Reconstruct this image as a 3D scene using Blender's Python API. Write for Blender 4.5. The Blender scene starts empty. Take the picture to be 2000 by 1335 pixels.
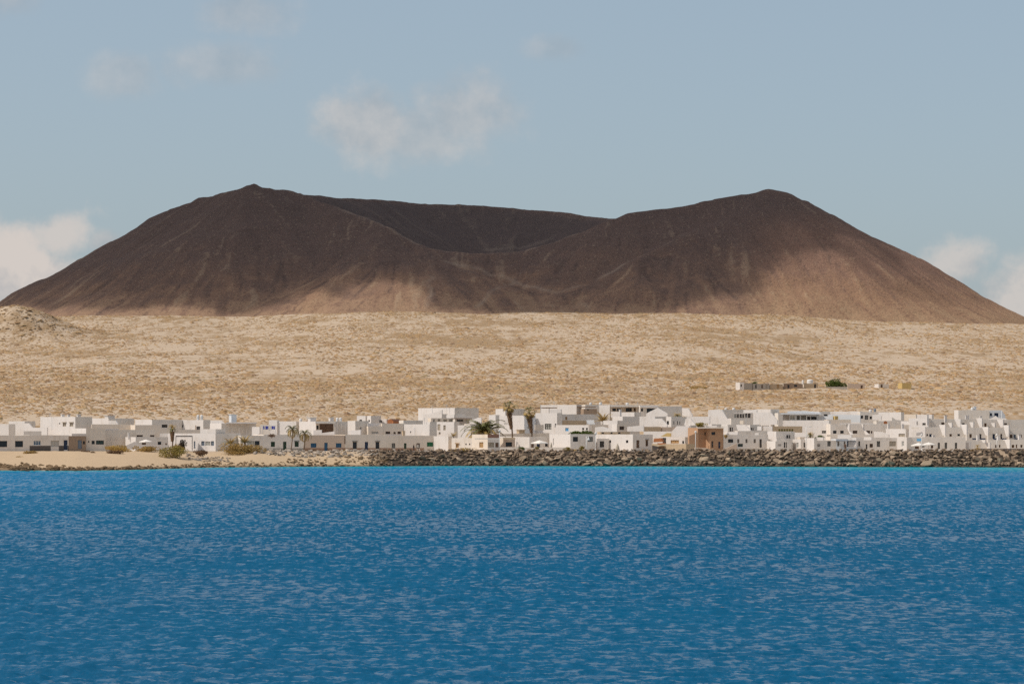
import bpy, bmesh, math, random
import numpy as np
from mathutils import Vector

scene = bpy.context.scene
COL = scene.collection
random.seed(7)
RNG = np.random.default_rng(11)

# ------------------------------------------------------------------ camera
F, CX, HY, CAMZ = 5000.0, 1000.0, 835.0, 7.5     # focal length and horizon in photograph pixels, eye height in metres
cam = bpy.data.cameras.new('camera')
cam.sensor_width = 36.0
cam.lens = F / 2000.0 * 36.0
cam.shift_y = (HY - 667.5) / 2000.0
cam.clip_start = 1.0
cam.clip_end = 60000.0
cam_o = bpy.data.objects.new('camera', cam)
cam_o.location = (0, 0, CAMZ)
cam_o.rotation_euler = (math.radians(90), 0, 0)
COL.objects.link(cam_o)
scene.camera = cam_o

# ------------------------------------------------------------------ sun, sky, exposure
SUN_EL = math.radians(50)
SUN_AZ = math.atan2(-0.968, -0.25)               # direction towards the sun, from +Y clockwise
SUNV = Vector((math.sin(SUN_AZ) * math.cos(SUN_EL), math.cos(SUN_AZ) * math.cos(SUN_EL), math.sin(SUN_EL)))
sun = bpy.data.lights.new('sun', 'SUN')
sun.energy = 2.4
sun.angle = math.radians(0.53)
sun.color = (1.0, 0.93, 0.84)
sun_o = bpy.data.objects.new('sun', sun)
sun_o.rotation_euler = SUNV.to_track_quat('Z', 'Y').to_euler()
sun_o.location = (-300, 0, 400)
COL.objects.link(sun_o)
scene.view_settings.view_transform = 'Standard'
scene.view_settings.look = 'None'
scene.view_settings.exposure = 0.25
scene.view_settings.gamma = 1.0
scene.view_settings.use_curve_mapping = False
scene.cycles.max_bounces = 6
scene.cycles.transparent_max_bounces = 12
scene.cycles.use_denoising = False
scene.cycles.denoiser = 'OPENIMAGEDENOISE'
scene.cycles.denoising_input_passes = 'RGB_ALBEDO_NORMAL'
scene.cycles.denoising_prefilter = 'ACCURATE'
scene.cycles.sampling_pattern = 'BLUE_NOISE'
scene.cycles.sample_clamp_indirect = 4.0
scene.cycles.caustics_reflective = False
scene.cycles.caustics_refractive = False

world = bpy.data.worlds.new('World')
scene.world = world
world.use_nodes = True


class NT:
    """Small helper to write node trees."""
    def __init__(self, tree):
        self.t = tree
        self.n = tree.nodes
        self.n.clear()

    def node(self, kind, **kw):
        nd = self.n.new(kind)
        for k, v in kw.items():
            if k.startswith('i_'):
                key = k[2:]
                key = int(key) if key.isdigit() else key.replace('_', ' ')
                self.put(nd.inputs[key], v)
            else:
                setattr(nd, k, v)
        return nd

    def put(self, sock, v):
        if isinstance(v, bpy.types.NodeSocket):
            self.t.links.new(v, sock)
        elif isinstance(v, bpy.types.Node):
            self.t.links.new(v.outputs[0], sock)
        else:
            sock.default_value = v

    def math(self, op, a, b=None, c=None, clamp=False):
        nd = self.n.new('ShaderNodeMath')
        nd.operation = op
        nd.use_clamp = clamp
        for i, v in enumerate((a, b, c)):
            if v is not None:
                self.put(nd.inputs[i], v)
        return nd.outputs[0]

    def vmath(self, op, a, b=None, scale=None):
        nd = self.n.new('ShaderNodeVectorMath')
        nd.operation = op
        self.put(nd.inputs[0], a)
        if b is not None:
            self.put(nd.inputs[1], b)
        if scale is not None:
            self.put(nd.inputs['Scale'], scale)
        return nd.outputs['Value'] if op in ('LENGTH', 'DOT_PRODUCT') else nd.outputs[0]

    def noise(self, vec, scale, detail=4.0, rough=0.55, out='Fac', dist=0.0):
        nd = self.n.new('ShaderNodeTexNoise')
        self.put(nd.inputs['Vector'], vec)
        nd.inputs['Scale'].default_value = scale
        nd.inputs['Detail'].default_value = detail
        nd.inputs['Roughness'].default_value = rough
        nd.inputs['Distortion'].default_value = dist
        return nd.outputs[out]

    def ramp(self, fac, stops, interp='LINEAR'):
        nd = self.n.new('ShaderNodeValToRGB')
        cr = nd.color_ramp
        cr.interpolation = interp
        while len(cr.elements) < len(stops):
            cr.elements.new(0.5)
        for e, (p, c) in zip(cr.elements, stops):
            e.position = p
            e.color = (c[0], c[1], c[2], 1) if isinstance(c, (tuple, list)) else (c, c, c, 1)
        self.put(nd.inputs[0], fac)
        return nd.outputs[0]

    def mix(self, fac, a, b, mode='MIX'):
        nd = self.n.new('ShaderNodeMix')
        nd.data_type = 'RGBA'
        nd.blend_type = mode
        self.put(nd.inputs[0], fac)
        for i, v in ((6, a), (7, b)):
            if isinstance(v, (tuple, list)) and len(v) == 3:
                v = (*v, 1)
            self.put(nd.inputs[i], v)
        return nd.outputs[2]

    def smooth(self, v, a, b):
        nd = self.n.new('ShaderNodeMapRange')
        nd.interpolation_type = 'SMOOTHSTEP'
        self.put(nd.inputs[0], v)
        nd.inputs[1].default_value = a
        nd.inputs[2].default_value = b
        return nd.outputs[0]

    def attr(self, name, out='Fac'):
        nd = self.n.new('ShaderNodeAttribute')
        nd.attribute_name = name
        return nd.outputs[out]


def build_world():
    w = NT(world.node_tree)
    sky = w.node('ShaderNodeTexSky', sky_type='NISHITA', sun_disc=False)
    sky.sun_elevation = SUN_EL
    sky.sun_rotation = SUN_AZ % (2 * math.pi)
    sky.altitude = 0
    sky.air_density = 1.0
    sky.dust_density = 2.2
    sky.ozone_density = 1.0
    # clouds: soft fair-weather patches given by compass direction and height above the horizon
    co = w.node('ShaderNodeTexCoord')
    sep = w.node('ShaderNodeSeparateXYZ', i_0=w.vmath('NORMALIZE', co.outputs['Generated']))
    az = w.math('ARCTAN2', sep.outputs[0], sep.outputs[1])
    el = w.math('ARCSINE', sep.outputs[2])
    # thin haze over the clear sky, thickest low down
    veil = w.mix(w.math('MULTIPLY', 0.58, w.math('SUBTRACT', 1.0, w.smooth(el, 0.22, 1.0))), sky.outputs[0], (2.75, 3.42, 3.95))
    bg = w.node('ShaderNodeBackground', i_Color=veil, i_Strength=0.109)
    pos = w.node('ShaderNodeCombineXYZ', i_0=az, i_1=el)
    n1 = w.noise(pos, 26, 9, 0.6)
    n2 = w.noise(w.vmath('ADD', pos, (3.1, 1.7, 0.4)), 70, 6, 0.6)
    nn = w.math('ADD', w.math('MULTIPLY', n1, 0.7), w.math('MULTIPLY', n2, 0.3))
    total = None
    bright = None
    # (px, py, rx, ry, strength, noise weight, brightness)
    for px, py, rx, ry, k, nw, br in [
            (15, 545, 190, 150, .97, 3.2, .98), (110, 470, 80, 58, .8, 3.2, .98), (205, 478, 50, 30, .55, 3.0, .75),
            (1880, 520, 80, 66, .7, 3.4, .98), (1985, 590, 140, 95, .75, 3.0, .92),
            (715, 250, 125, 88, .55, 2.5, .74), (905, 225, 135, 100, .46, 2.5, .70), (810, 262, 170, 70, .42, 2.4, .66),
            (245, 155, 80, 56, .30, 2.4, .62), (430, 130, 160, 58, .30, 2.4, .56),
            (480, 25, 130, 60, .35, 2.4, .5), (1090, 95, 80, 36, .25, 2.6, .45), (10, 0, 90, 60, .35, 2.4, .45)]:
        u0, v0 = math.atan((px - CX) / F), math.atan((HY - py) / F)
        du = w.math('DIVIDE', w.math('SUBTRACT', az, u0), rx / F)
        dv = w.math('DIVIDE', w.math('SUBTRACT', el, v0), ry / F)
        d = w.math('SQRT', w.math('ADD', w.math('MULTIPLY', du, du), w.math('MULTIPLY', dv, dv)))
        m = w.math('SUBTRACT', 1.0, d)
        m = w.math('ADD', m, w.math('MULTIPLY', w.math('SUBTRACT', nn, 0.5), nw))
        m = w.math('MULTIPLY', w.smooth(m, -0.05, 0.7), k)
        b = w.math('MULTIPLY', m, br)
        total = m if total is None else w.math('MAXIMUM', total, m)
        bright = b if bright is None else w.math('MAXIMUM', bright, b)
    # the same kind of scattered cloud over the rest of the sky
    n3 = w.noise(sep.outputs[0].node.inputs[0].links[0].from_socket, 5, 8, 0.6)
    rest = w.math('MULTIPLY', w.smooth(n3, 0.38, 0.58), w.smooth(el, 0.19, 0.36))
    rest = w.math('MULTIPLY', rest, 0.8)
    total = w.math('MAXIMUM', total, rest)
    bright = w.math('MAXIMUM', bright, w.math('MULTIPLY', rest, 0.8))
    ratio = w.math('DIVIDE', bright, w.math('MAXIMUM', total, 0.001))
    # tops towards the sun are brighter than the undersides
    n1b = w.noise(w.vmath('ADD', pos, (-0.010, 0.012, 0.0)), 26, 9, 0.6)
    lit = w.math('MULTIPLY', w.math('SUBTRACT', n1, n1b), 2.2)
    ratio = w.math('ADD', ratio, lit)
    ccol = w.ramp(ratio, [(0.3, (0.29, 0.315, 0.34)), (0.62, (0.41, 0.40, 0.40)), (1.0, (0.55, 0.50, 0.465))])
    cbg = w.node('ShaderNodeBackground', i_Color=ccol, i_Strength=1.0)
    mx = w.node('ShaderNodeMixShader', i_0=total, i_1=bg, i_2=cbg)
    out = w.node('ShaderNodeOutputWorld', i_Surface=mx)


build_world()


# ------------------------------------------------------------------ small maths
def hash2(ix, iy, seed):
    h = (ix.astype(np.int64) * 374761393 + iy.astype(np.int64) * 668265263 + seed * 974634777) & 0xffffffff
    h = ((h ^ (h >> 13)) * 1274126177) & 0xffffffff
    h = (h ^ (h >> 16)) & 0xffffffff
    return h / 4294967295.0


def vnoise(x, y, seed=0):
    x = np.asarray(x, float)
    y = np.asarray(y, float)
    ix, iy = np.floor(x), np.floor(y)
    fx, fy = x - ix, y - iy
    fx = fx * fx * fx * (fx * (fx * 6 - 15) + 10)
    fy = fy * fy * fy * (fy * (fy * 6 - 15) + 10)
    a, b = hash2(ix, iy, seed), hash2(ix + 1, iy, seed)
    c, d = hash2(ix, iy + 1, seed), hash2(ix + 1, iy + 1, seed)
    return (a + (b - a) * fx) * (1 - fy) + (c + (d - c) * fx) * fy - 0.5


def fbm(x, y, octaves=5, seed=0, gain=0.5):
    s, a = 0, 1.0
    for o in range(octaves):
        s = s + a * vnoise(x * 2 ** o + 17.3 * o, y * 2 ** o + 9.1 * o, seed + o)
        a *= gain
    return s


def sstep(x, a, b):
    t = np.clip((x - a) / (b - a), 0, 1)
    return t * t * (3 - 2 * t)


def px2w(px, py, d):
    """point at forward distance d that the lens puts at photograph pixel px, py"""
    return Vector(((px - CX) / F * d, d, CAMZ + (HY - py) / F * d))


# ------------------------------------------------------------------ ground shape
WX = [-600, 0, 150, 250, 400, 600, 900, 1300, 2000, 2700]
WY = [919, 918, 918.5, 917, 912.5, 910.5, 909.3, 910.2, 912.2, 913]


def d_water(px):
    return CAMZ * F / (np.interp(px, WX, WY) - HY)


def d_edge(px):
    """front edge of the flat ground that the first houses stand on"""
    soft = np.interp(px, [0, 250, 500, 740], [46, 40, 14, 6.5])
    return d_water(px) + soft


FX = [-600, 0, 200, 450, 600, 700, 1100, 1300, 1500, 1700, 2000, 2600]
FY = [640, 622, 614, 614, 603, 597, 601, 600, 606, 619, 634, 650]


def ground_y(px, d):
    """photograph row of the bare ground at forward distance d"""
    yf = np.interp(px, FX, FY)
    y = np.interp(d, [500, 512, 540, 560, 585, 612, 645], [880.5, 880.5, 879.5, 866, 851, 834, 812])
    s = np.clip((d - 645) / 1305.0, 0, 1) ** 0.92
    return np.where(d > 645, 812 + (yf - 812) * s, y)


def ground_z(px, d):
    px = np.asarray(px, float)
    d = np.asarray(d, float)
    dd = np.minimum(d, 1950)
    z = CAMZ + (HY - ground_y(px, dd)) / F * dd
    x = (px - CX) / F * d
    amp = sstep(d, 700, 1000)
    z = z + amp * (1.9 * fbm(x / 90, d / 150, 4, 3) + 0.5 * fbm(x / 14, d / 30, 3, 8))
    # sandy knoll at the left
    hx, hd = -318.0, 1640.0
    r = np.sqrt(((x - hx) / np.where(x < hx, 60, 36)) ** 2 + ((d - hd) / 55) ** 2)
    z = z + 19.5 * np.exp(-1.1 * r ** 2) * (1 + 0.25 * fbm(x / 12, d / 20, 4, 21))
    z = z - 0.055 * np.maximum(d - 2050, 0)
    # shore
    dw, de = d_water(px), d_edge(px)
    ze = CAMZ + (HY - 880.5) / F * de
    t = np.clip((d - dw) / (de - dw), 0, 1)
    beach = ze * (t ** 0.8) + 0.25 * sstep(px, 900, 300) * fbm(x / 5, d / 5, 3, 5) * t
    z = np.where(d < de, beach, z)
    z = np.where(d < dw, -0.12 * (dw - d), z)
    return z


def gz(px, d):
    return float(ground_z(np.array([px]), np.array([d]))[0])


def gz_xy(x, y):
    return float(ground_z(np.array([CX + F * x / y]), np.array([y]))[0])


def d_at(px, py):
    """forward distance at which the ground shows on photograph row py"""
    ds = np.linspace(520, 1940, 1200)
    ys = ground_y(np.full_like(ds, px), ds)
    return float(np.interp(-py, -ys, ds))


# ------------------------------------------------------------------ mesh helpers
def mesh_obj(name, verts, faces, mat=None, parent=None, root=None, smooth=False):
    """world-space vertices; the object sits under parent with root's origin as its own"""
    me = bpy.data.meshes.new(name)
    off = Vector((0, 0, 0)) if root is None else root.location
    if isinstance(verts, np.ndarray):
        me.from_pydata((verts - np.array(off)).tolist() if root is not None else verts.tolist(), [], faces)
    else:
        me.from_pydata([tuple(Vector(v) - off) for v in verts], [], faces)
    me.update()
    if mat is not None:
        me.materials.append(mat)
    if smooth:
        me.polygons.foreach_set('use_smooth', [True] * len(me.polygons))
    o = bpy.data.objects.new(name, me)
    if parent is not None:
        o.parent = parent
    COL.objects.link(o)
    return o


def fast_grid(name, V, nr, nc, mat, smooth=True):
    """V: (nr*nc,3) array, row-major"""
    me = bpy.data.meshes.new(name)
    me.vertices.add(nr * nc)
    me.vertices.foreach_set('co', V.astype(np.float32).ravel())
    r, c = np.meshgrid(np.arange(nr - 1), np.arange(nc - 1), indexing='ij')
    a = (r * nc + c).ravel()
    q = np.stack([a, a + 1, a + nc + 1, a + nc], 1).astype(np.int32)
    me.loops.add(q.size)
    me.loops.foreach_set('vertex_index', q.ravel())
    me.polygons.add(len(q))
    me.polygons.foreach_set('loop_start', np.arange(0, q.size, 4, dtype=np.int32))
    me.polygons.foreach_set('loop_total', np.full(len(q), 4, dtype=np.int32))
    me.update(calc_edges=True)
    me.polygons.foreach_set('use_smooth', np.full(len(q), smooth))
    me.materials.append(mat)
    o = bpy.data.objects.new(name, me)
    COL.objects.link(o)
    return o


def fast_tris(name, V, T, mat, parent=None, smooth=False):
    me = bpy.data.meshes.new(name)
    me.vertices.add(len(V))
    me.vertices.foreach_set('co', V.astype(np.float32).ravel())
    me.loops.add(T.size)
    me.loops.foreach_set('vertex_index', T.astype(np.int32).ravel())
    me.polygons.add(len(T))
    me.polygons.foreach_set('loop_start', np.arange(0, T.size, 3, dtype=np.int32))
    me.polygons.foreach_set('loop_total', np.full(len(T), 3, dtype=np.int32))
    me.update(calc_edges=True)
    me.polygons.foreach_set('use_smooth', np.full(len(T), smooth))
    me.materials.append(mat)
    o = bpy.data.objects.new(name, me)
    if parent is not None:
        o.parent = parent
    COL.objects.link(o)
    return o


def set_attr(o, name, vals):
    at = o.data.attributes.new(name, 'FLOAT', 'POINT')
    at.data.foreach_set('value', np.asarray(vals, np.float32))


def set_col(o, name, rgb):
    at = o.data.attributes.new(name, 'FLOAT_COLOR', 'POINT')
    at.data.foreach_set('color', np.concatenate([rgb, np.ones((len(rgb), 1))], 1).astype(np.float32).ravel())


def new_mat(name):
    m = bpy.data.materials.new(name)
    m.use_nodes = True
    t = NT(m.node_tree)
    return m, t


def finish(t, color, rough=0.85, spec=0.3, normal=None, **kw):
    p = t.node('ShaderNodeBsdfPrincipled')
    if isinstance(color, (tuple, list)) and len(color) == 3:
        color = (*color, 1)
    t.put(p.inputs['Base Color'], color)
    t.put(p.inputs['Roughness'], rough)
    p.inputs['Specular IOR Level'].default_value = spec
    if normal is not None:
        t.put(p.inputs['Normal'], normal)
    for k, v in kw.items():
        t.put(p.inputs[k.replace('_', ' ')], v)
    t.node('ShaderNodeOutputMaterial', i_Surface=p.outputs[0])
    return p


def bump(t, h, strength=0.4, dist=0.1):
    return t.node('ShaderNodeBump', i_Strength=strength, i_Distance=dist, i_Height=h).outputs[0]


def structure(o):
    o['kind'] = 'structure'
    return o


# ------------------------------------------------------------------ sea
def build_sea():
    m, t = new_mat('sea_water')
    geo = t.node('ShaderNodeNewGeometry')
    P = geo.outputs['Position']
    sc = t.vmath('MULTIPLY', P, (1.0, 1.0, 1.0))
    n1 = t.noise(sc, 1.3, 3, 0.6, 'Color')
    n2 = t.noise(t.vmath('ADD', sc, (31.7, 11.3, 5.1)), 4.5, 3, 0.6, 'Color')
    n3 = t.noise(t.vmath('MULTIPLY', P, (0.05, 0.028, 0.05)), 1.0, 4, 0.6)
    amp = t.math('ADD', 0.75, t.math('MULTIPLY', n3, 0.5))
    v = t.vmath('ADD', t.vmath('SCALE', t.vmath('SUBTRACT', n1, (.5, .5, .5)), scale=WAVE_BUMP[0]),
                t.vmath('SCALE', t.vmath('SUBTRACT', n2, (.5, .5, .5)), scale=WAVE_BUMP[1]))
    v = t.vmath('MULTIPLY', t.vmath('SCALE', v, scale=t.math('MULTIPLY', amp, t.math('ADD', 1.0, t.math('MULTIPLY', t.attr('shelf'), 1.2)))), (1, 1, 0))
    sv = t.node('ShaderNodeSeparateXYZ', i_0=v)
    # ranks of small steep faces, drawn out along the wind; the water between them lies flatter
    nr_, fr_ = t.attr('near'), t.smooth(t.attr('shelf'), 0.15, 0.75)
    pa = t.noise(t.vmath('MULTIPLY', P, (1.7, 1.1, 1)), 1.0, 6, 0.72)
    pm = t.noise(t.vmath('MULTIPLY', P, (1.75, 0.42, 1)), 1.0, 6, 0.72)
    pb = t.noise(t.vmath('MULTIPLY', P, (1.5, 0.18, 1)), 1.0, 6, 0.72)
    pk = t.math('ADD', t.math('MULTIPLY', pa, nr_), t.math('MULTIPLY', t.math('ADD', t.math('MULTIPLY', pm, t.math('SUBTRACT', 1.0, fr_)), t.math('MULTIPLY', pb, fr_)), t.math('SUBTRACT', 1.0, nr_)))
    pk = t.math('ADD', pk, t.math('MULTIPLY', t.math('SUBTRACT', n3, 0.5), 0.26))
    tilt = t.math('MULTIPLY', t.smooth(pk, 0.42, 0.58), t.math('ADD', 0.62, t.math('MULTIPLY', fr_, 0.10)))
    # short steep chop leans seaward
    v = t.node('ShaderNodeCombineXYZ', i_0=sv.outputs[0], i_1=t.math('SUBTRACT', t.math('MULTIPLY', t.math('ABSOLUTE', sv.outputs[1]), -1.0), t.math('ADD', 0.09, tilt))).outputs[0]
    nrm = t.vmath('NORMALIZE', t.vmath('ADD', geo.outputs['Normal'], v))
    shallow = t.attr('shallow')
    wob = t.noise(t.vmath('MULTIPLY', P, (0.02, 0.06, 0.02)), 1.0, 4, 0.6)
    sh = t.math('ADD', shallow, t.math('MULTIPLY', t.math('SUBTRACT', wob, .5), 0.5))
    deepc = t.mix(t.math('MULTIPLY', n3, 1.0), (0.000, 0.068, 0.152), (0.000, 0.114, 0.236))
    deepc = t.mix(t.smooth(t.attr('shelf'), 0.0, 1.0), deepc, t.mix(n3, (0.000, 0.130, 0.285), (0.000, 0.172, 0.355)))
    col = t.mix(t.smooth(sh, 0.25, 1.0), deepc, (0.008, 0.25, 0.31))
    foam = t.attr('foam')
    fn = t.noise(t.vmath('MULTIPLY', P, (0.35, 0.6, 1)), 1.0, 5, 0.7)
    fm = t.smooth(t.math('ADD', foam, t.math('MULTIPLY', t.math('SUBTRACT', fn, .5), 1.6)), 0.75, 1.1)
    col = t.mix(fm, col, (0.62, 0.62, 0.60))
    p = finish(t, col, rough=0.07, spec=0.48, normal=nrm)
    p.inputs['IOR'].default_value = 1.333

    # rows fine where the lens looks, coarse elsewhere; one sheet out to the horizon
    ds = [-20000, -4000, -800, -150, -20, 3, 15, 30, 42, 52, 58]
    d = 60.0
    while d < 545:
        ds.append(d)
        d += 0.12 + 0.0030 * (d - 60)
    ds += [600, 900, 2000, 6000, 20000, 50000]
    ds = np.array(ds, float)
    us = np.concatenate([[-60, -12, -3, -1.0, -.55, -.4, -.32], np.linspace(-.26, .26, 620), [.32, .4, .55, 1.0, 3, 12, 60]])
    Dm, U = np.meshgrid(ds, us, indexing='ij')
    X = U * np.maximum(np.abs(Dm), 60)
    Y = Dm.copy()
    Z = np.zeros_like(X)
    fade = sstep(np.abs(U), 0.27, 0.25) * sstep(Dm, 30, 62) * sstep(Dm, 548, 500)
    rg = np.random.default_rng(5)
    for i in range(110):
        lam = 0.22 * (2.2 / 0.22) ** rg.random()
        k = 2 * math.pi / lam
        th = math.radians(rg.normal(190, 26))
        a = 0.0068 * lam ** 0.85 * rg.uniform(.6, 1.4)
        ph = rg.random() * 6.283
        kx, ky = k * math.sin(th), k * math.cos(th)
        arg = kx * X + ky * Y + ph
        step = 0.12 + 0.0030 * np.maximum(Dm - 60, 0)
        ok = fade * sstep(lam / step, 1.3, 2.4)
        # crests a little sharper than troughs
        Z += ok * a * (np.sin(arg) + 0.22 * np.cos(2 * arg))
    gust = 0.7 + 1.0 * (fbm(X / 12, Y / 24, 4, 44) + 0.28)
    Z *= np.clip(gust, 0.45, 1.4)
    V = np.stack([X, Y, Z], -1).reshape(-1, 3)
    o = fast_grid('sea', V, len(ds), len(us), m)
    px = CX + F * np.clip(U, -1, 1)
    dist = d_water(px) - Dm
    set_attr(o, 'shallow', np.clip(1 - dist / np.interp(px, [0, 600, 1200, 2000], [26, 40, 70, 95]), 0, 1).ravel())
    set_attr(o, 'shelf', np.clip(1 - dist / 330.0, 0, 1).ravel())
    set_attr(o, 'near', np.clip(1 - (Dm - 70) / 120.0, 0, 1).ravel())
    set_attr(o, 'foam', np.clip(1 - np.abs(dist - 1.0) / np.interp(px, [0, 300, 500, 800], [8, 7, 4, 2.2]), 0, 1).ravel())
    structure(o)


WAVE_BUMP = (0.10, 0.14)
build_sea()


# ------------------------------------------------------------------ plain and beach
def build_plain():
    m, t = new_mat('desert_sand')
    geo = t.node('ShaderNodeNewGeometry')
    P = geo.outputs['Position']
    big = t.noise(t.vmath('MULTIPLY', P, (1, .55, 1)), 0.012, 5, 0.55)
    mid = t.noise(t.vmath('MULTIPLY', P, (1, .25, 1)), 0.13, 5, 0.6)
    fine = t.noise(P, 1.7, 4, 0.6)
    sand = t.mix(fine, (0.415, 0.318, 0.222), (0.575, 0.46, 0.34))
    scrub = t.mix(fine, (0.24, 0.155, 0.080), (0.36, 0.24, 0.125))
    k = t.math('ADD', t.math('MULTIPLY', big, 0.75), t.math('MULTIPLY', mid, 0.8))
    col = t.mix(t.math('MULTIPLY', t.smooth(k, 0.72, 0.9), 0.8), sand, scrub)
    beach = t.attr('beach')
    bsand = t.mix(fine, (0.46, 0.34, 0.217), (0.55, 0.415, 0.272))
    wet = t.smooth(t.attr('wet'), 0.0, 1.0)
    bsand = t.mix(wet, bsand, (0.20, 0.14, 0.085))
    col = t.mix(beach, col, bsand)
    street = t.mix(fine, (0.42, 0.36, 0.30), (0.52, 0.45, 0.37))
    col = t.mix(t.attr('street'), col, street)
    col = t.mix(t.attr('rocky'), col, (0.06, 0.047, 0.037))
    finish(t, col, 0.95, 0.1, bump(t, fine, 0.5, 0.15))
    ds = np.concatenate([np.arange(425, 530, 1.0), np.arange(530, 660, 3.0), 660 * (2150 / 660) ** np.linspace(0, 1, 330),
                         np.linspace(2200, 4500, 14)])
    px = np.concatenate([np.linspace(-9000, -560, 20), np.arange(-500, 2501, 8.0), np.linspace(2560, 11000, 20)])
    Dm, PX = np.meshgrid(ds, px, indexing='ij')
    Z = ground_z(PX, Dm)
    X = (PX - CX) / F * Dm
    o = fast_grid('desert_plain', np.stack([X, Dm, Z], -1).reshape(-1, 3), len(ds), len(px), m)
    set_attr(o, 'beach', (sstep(Dm, 508, 502) * 1.0).ravel())
    set_attr(o, 'street', (sstep(Dm, 506, 512) * sstep(Dm, 606, 596)).ravel())
    set_attr(o, 'rocky', (sstep(PX, 715, 760) * (Dm < d_edge(PX) + 1.5)).ravel())
    set_attr(o, 'wet', sstep(Z, 0.55, 0.1).ravel())
    structure(o)


build_plain()


# ------------------------------------------------------------------ volcano
SLOPE = 0.56
RIM = [  # px, row, distance: the crest all round the breached crater
    (352, 403, 2150), (400, 387, 2140), (450, 373, 2130), (497, 361, 2120), (525, 364, 2125), (560, 373, 2150),
    (600, 379, 2200), (700, 387, 2280), (800, 393, 2330), (900, 398, 2350), (1000, 405, 2350), (1100, 413, 2330),
    (1180, 423, 2300), (1260, 428, 2260), (1350, 420, 2210), (1430, 398, 2150), (1500, 374, 2100)]
RIM2 = [(1500, 374, 2100), (1535, 380, 2098), (1570, 393, 2096), (1600, 404, 2095)]
LIP = [(1500, 374, 2100), (1450, 377, 2090), (1400, 386, 2080), (1350, 397, 2075), (1300, 404, 2070), (1230, 412, 2060),
       (1180, 429, 2050), (1130, 451, 2045), (1070, 471, 2040), (1000, 486, 2035), (930, 490, 2030), (880, 486, 2030),
       (830, 471, 2032), (750, 436, 2050), (660, 401, 2095), (600, 380, 2130), (560, 373, 2150)]
SPURS = [
    ([(1480, 392, 2075), (1420, 428, 2030), (1330, 456, 1996), (1250, 496, 1968), (1180, 538, 1948), (1085, 572, 1930)], 0.60),
    ([(690, 512, 1972), (760, 505, 1966), (850, 508, 1964), (930, 522, 1962), (1000, 546, 1950), (1075, 571, 1932)], 0.46),
    ([(690, 512, 1972), (675, 545, 1950), (668, 585, 1925)], 0.60),
    ([(497, 362, 2118), (480, 440, 2048), (450, 520, 1982), (440, 585, 1940)], 0.66),
    ([(400, 388, 2138), (330, 455, 2090), (250, 540, 2030)], 0.60),
    ([(540, 475, 2035), (560, 540, 1972), (600, 568, 1945), (640, 580, 1932)], 0.70),
    ([(1535, 390, 2090), (1530, 460, 2040), (1520, 540, 1985)], 0.60),
    ([(1580, 402, 2090), (1640, 480, 2040), (1700, 560, 1990)], 0.60),
]
VOL = {}


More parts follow.
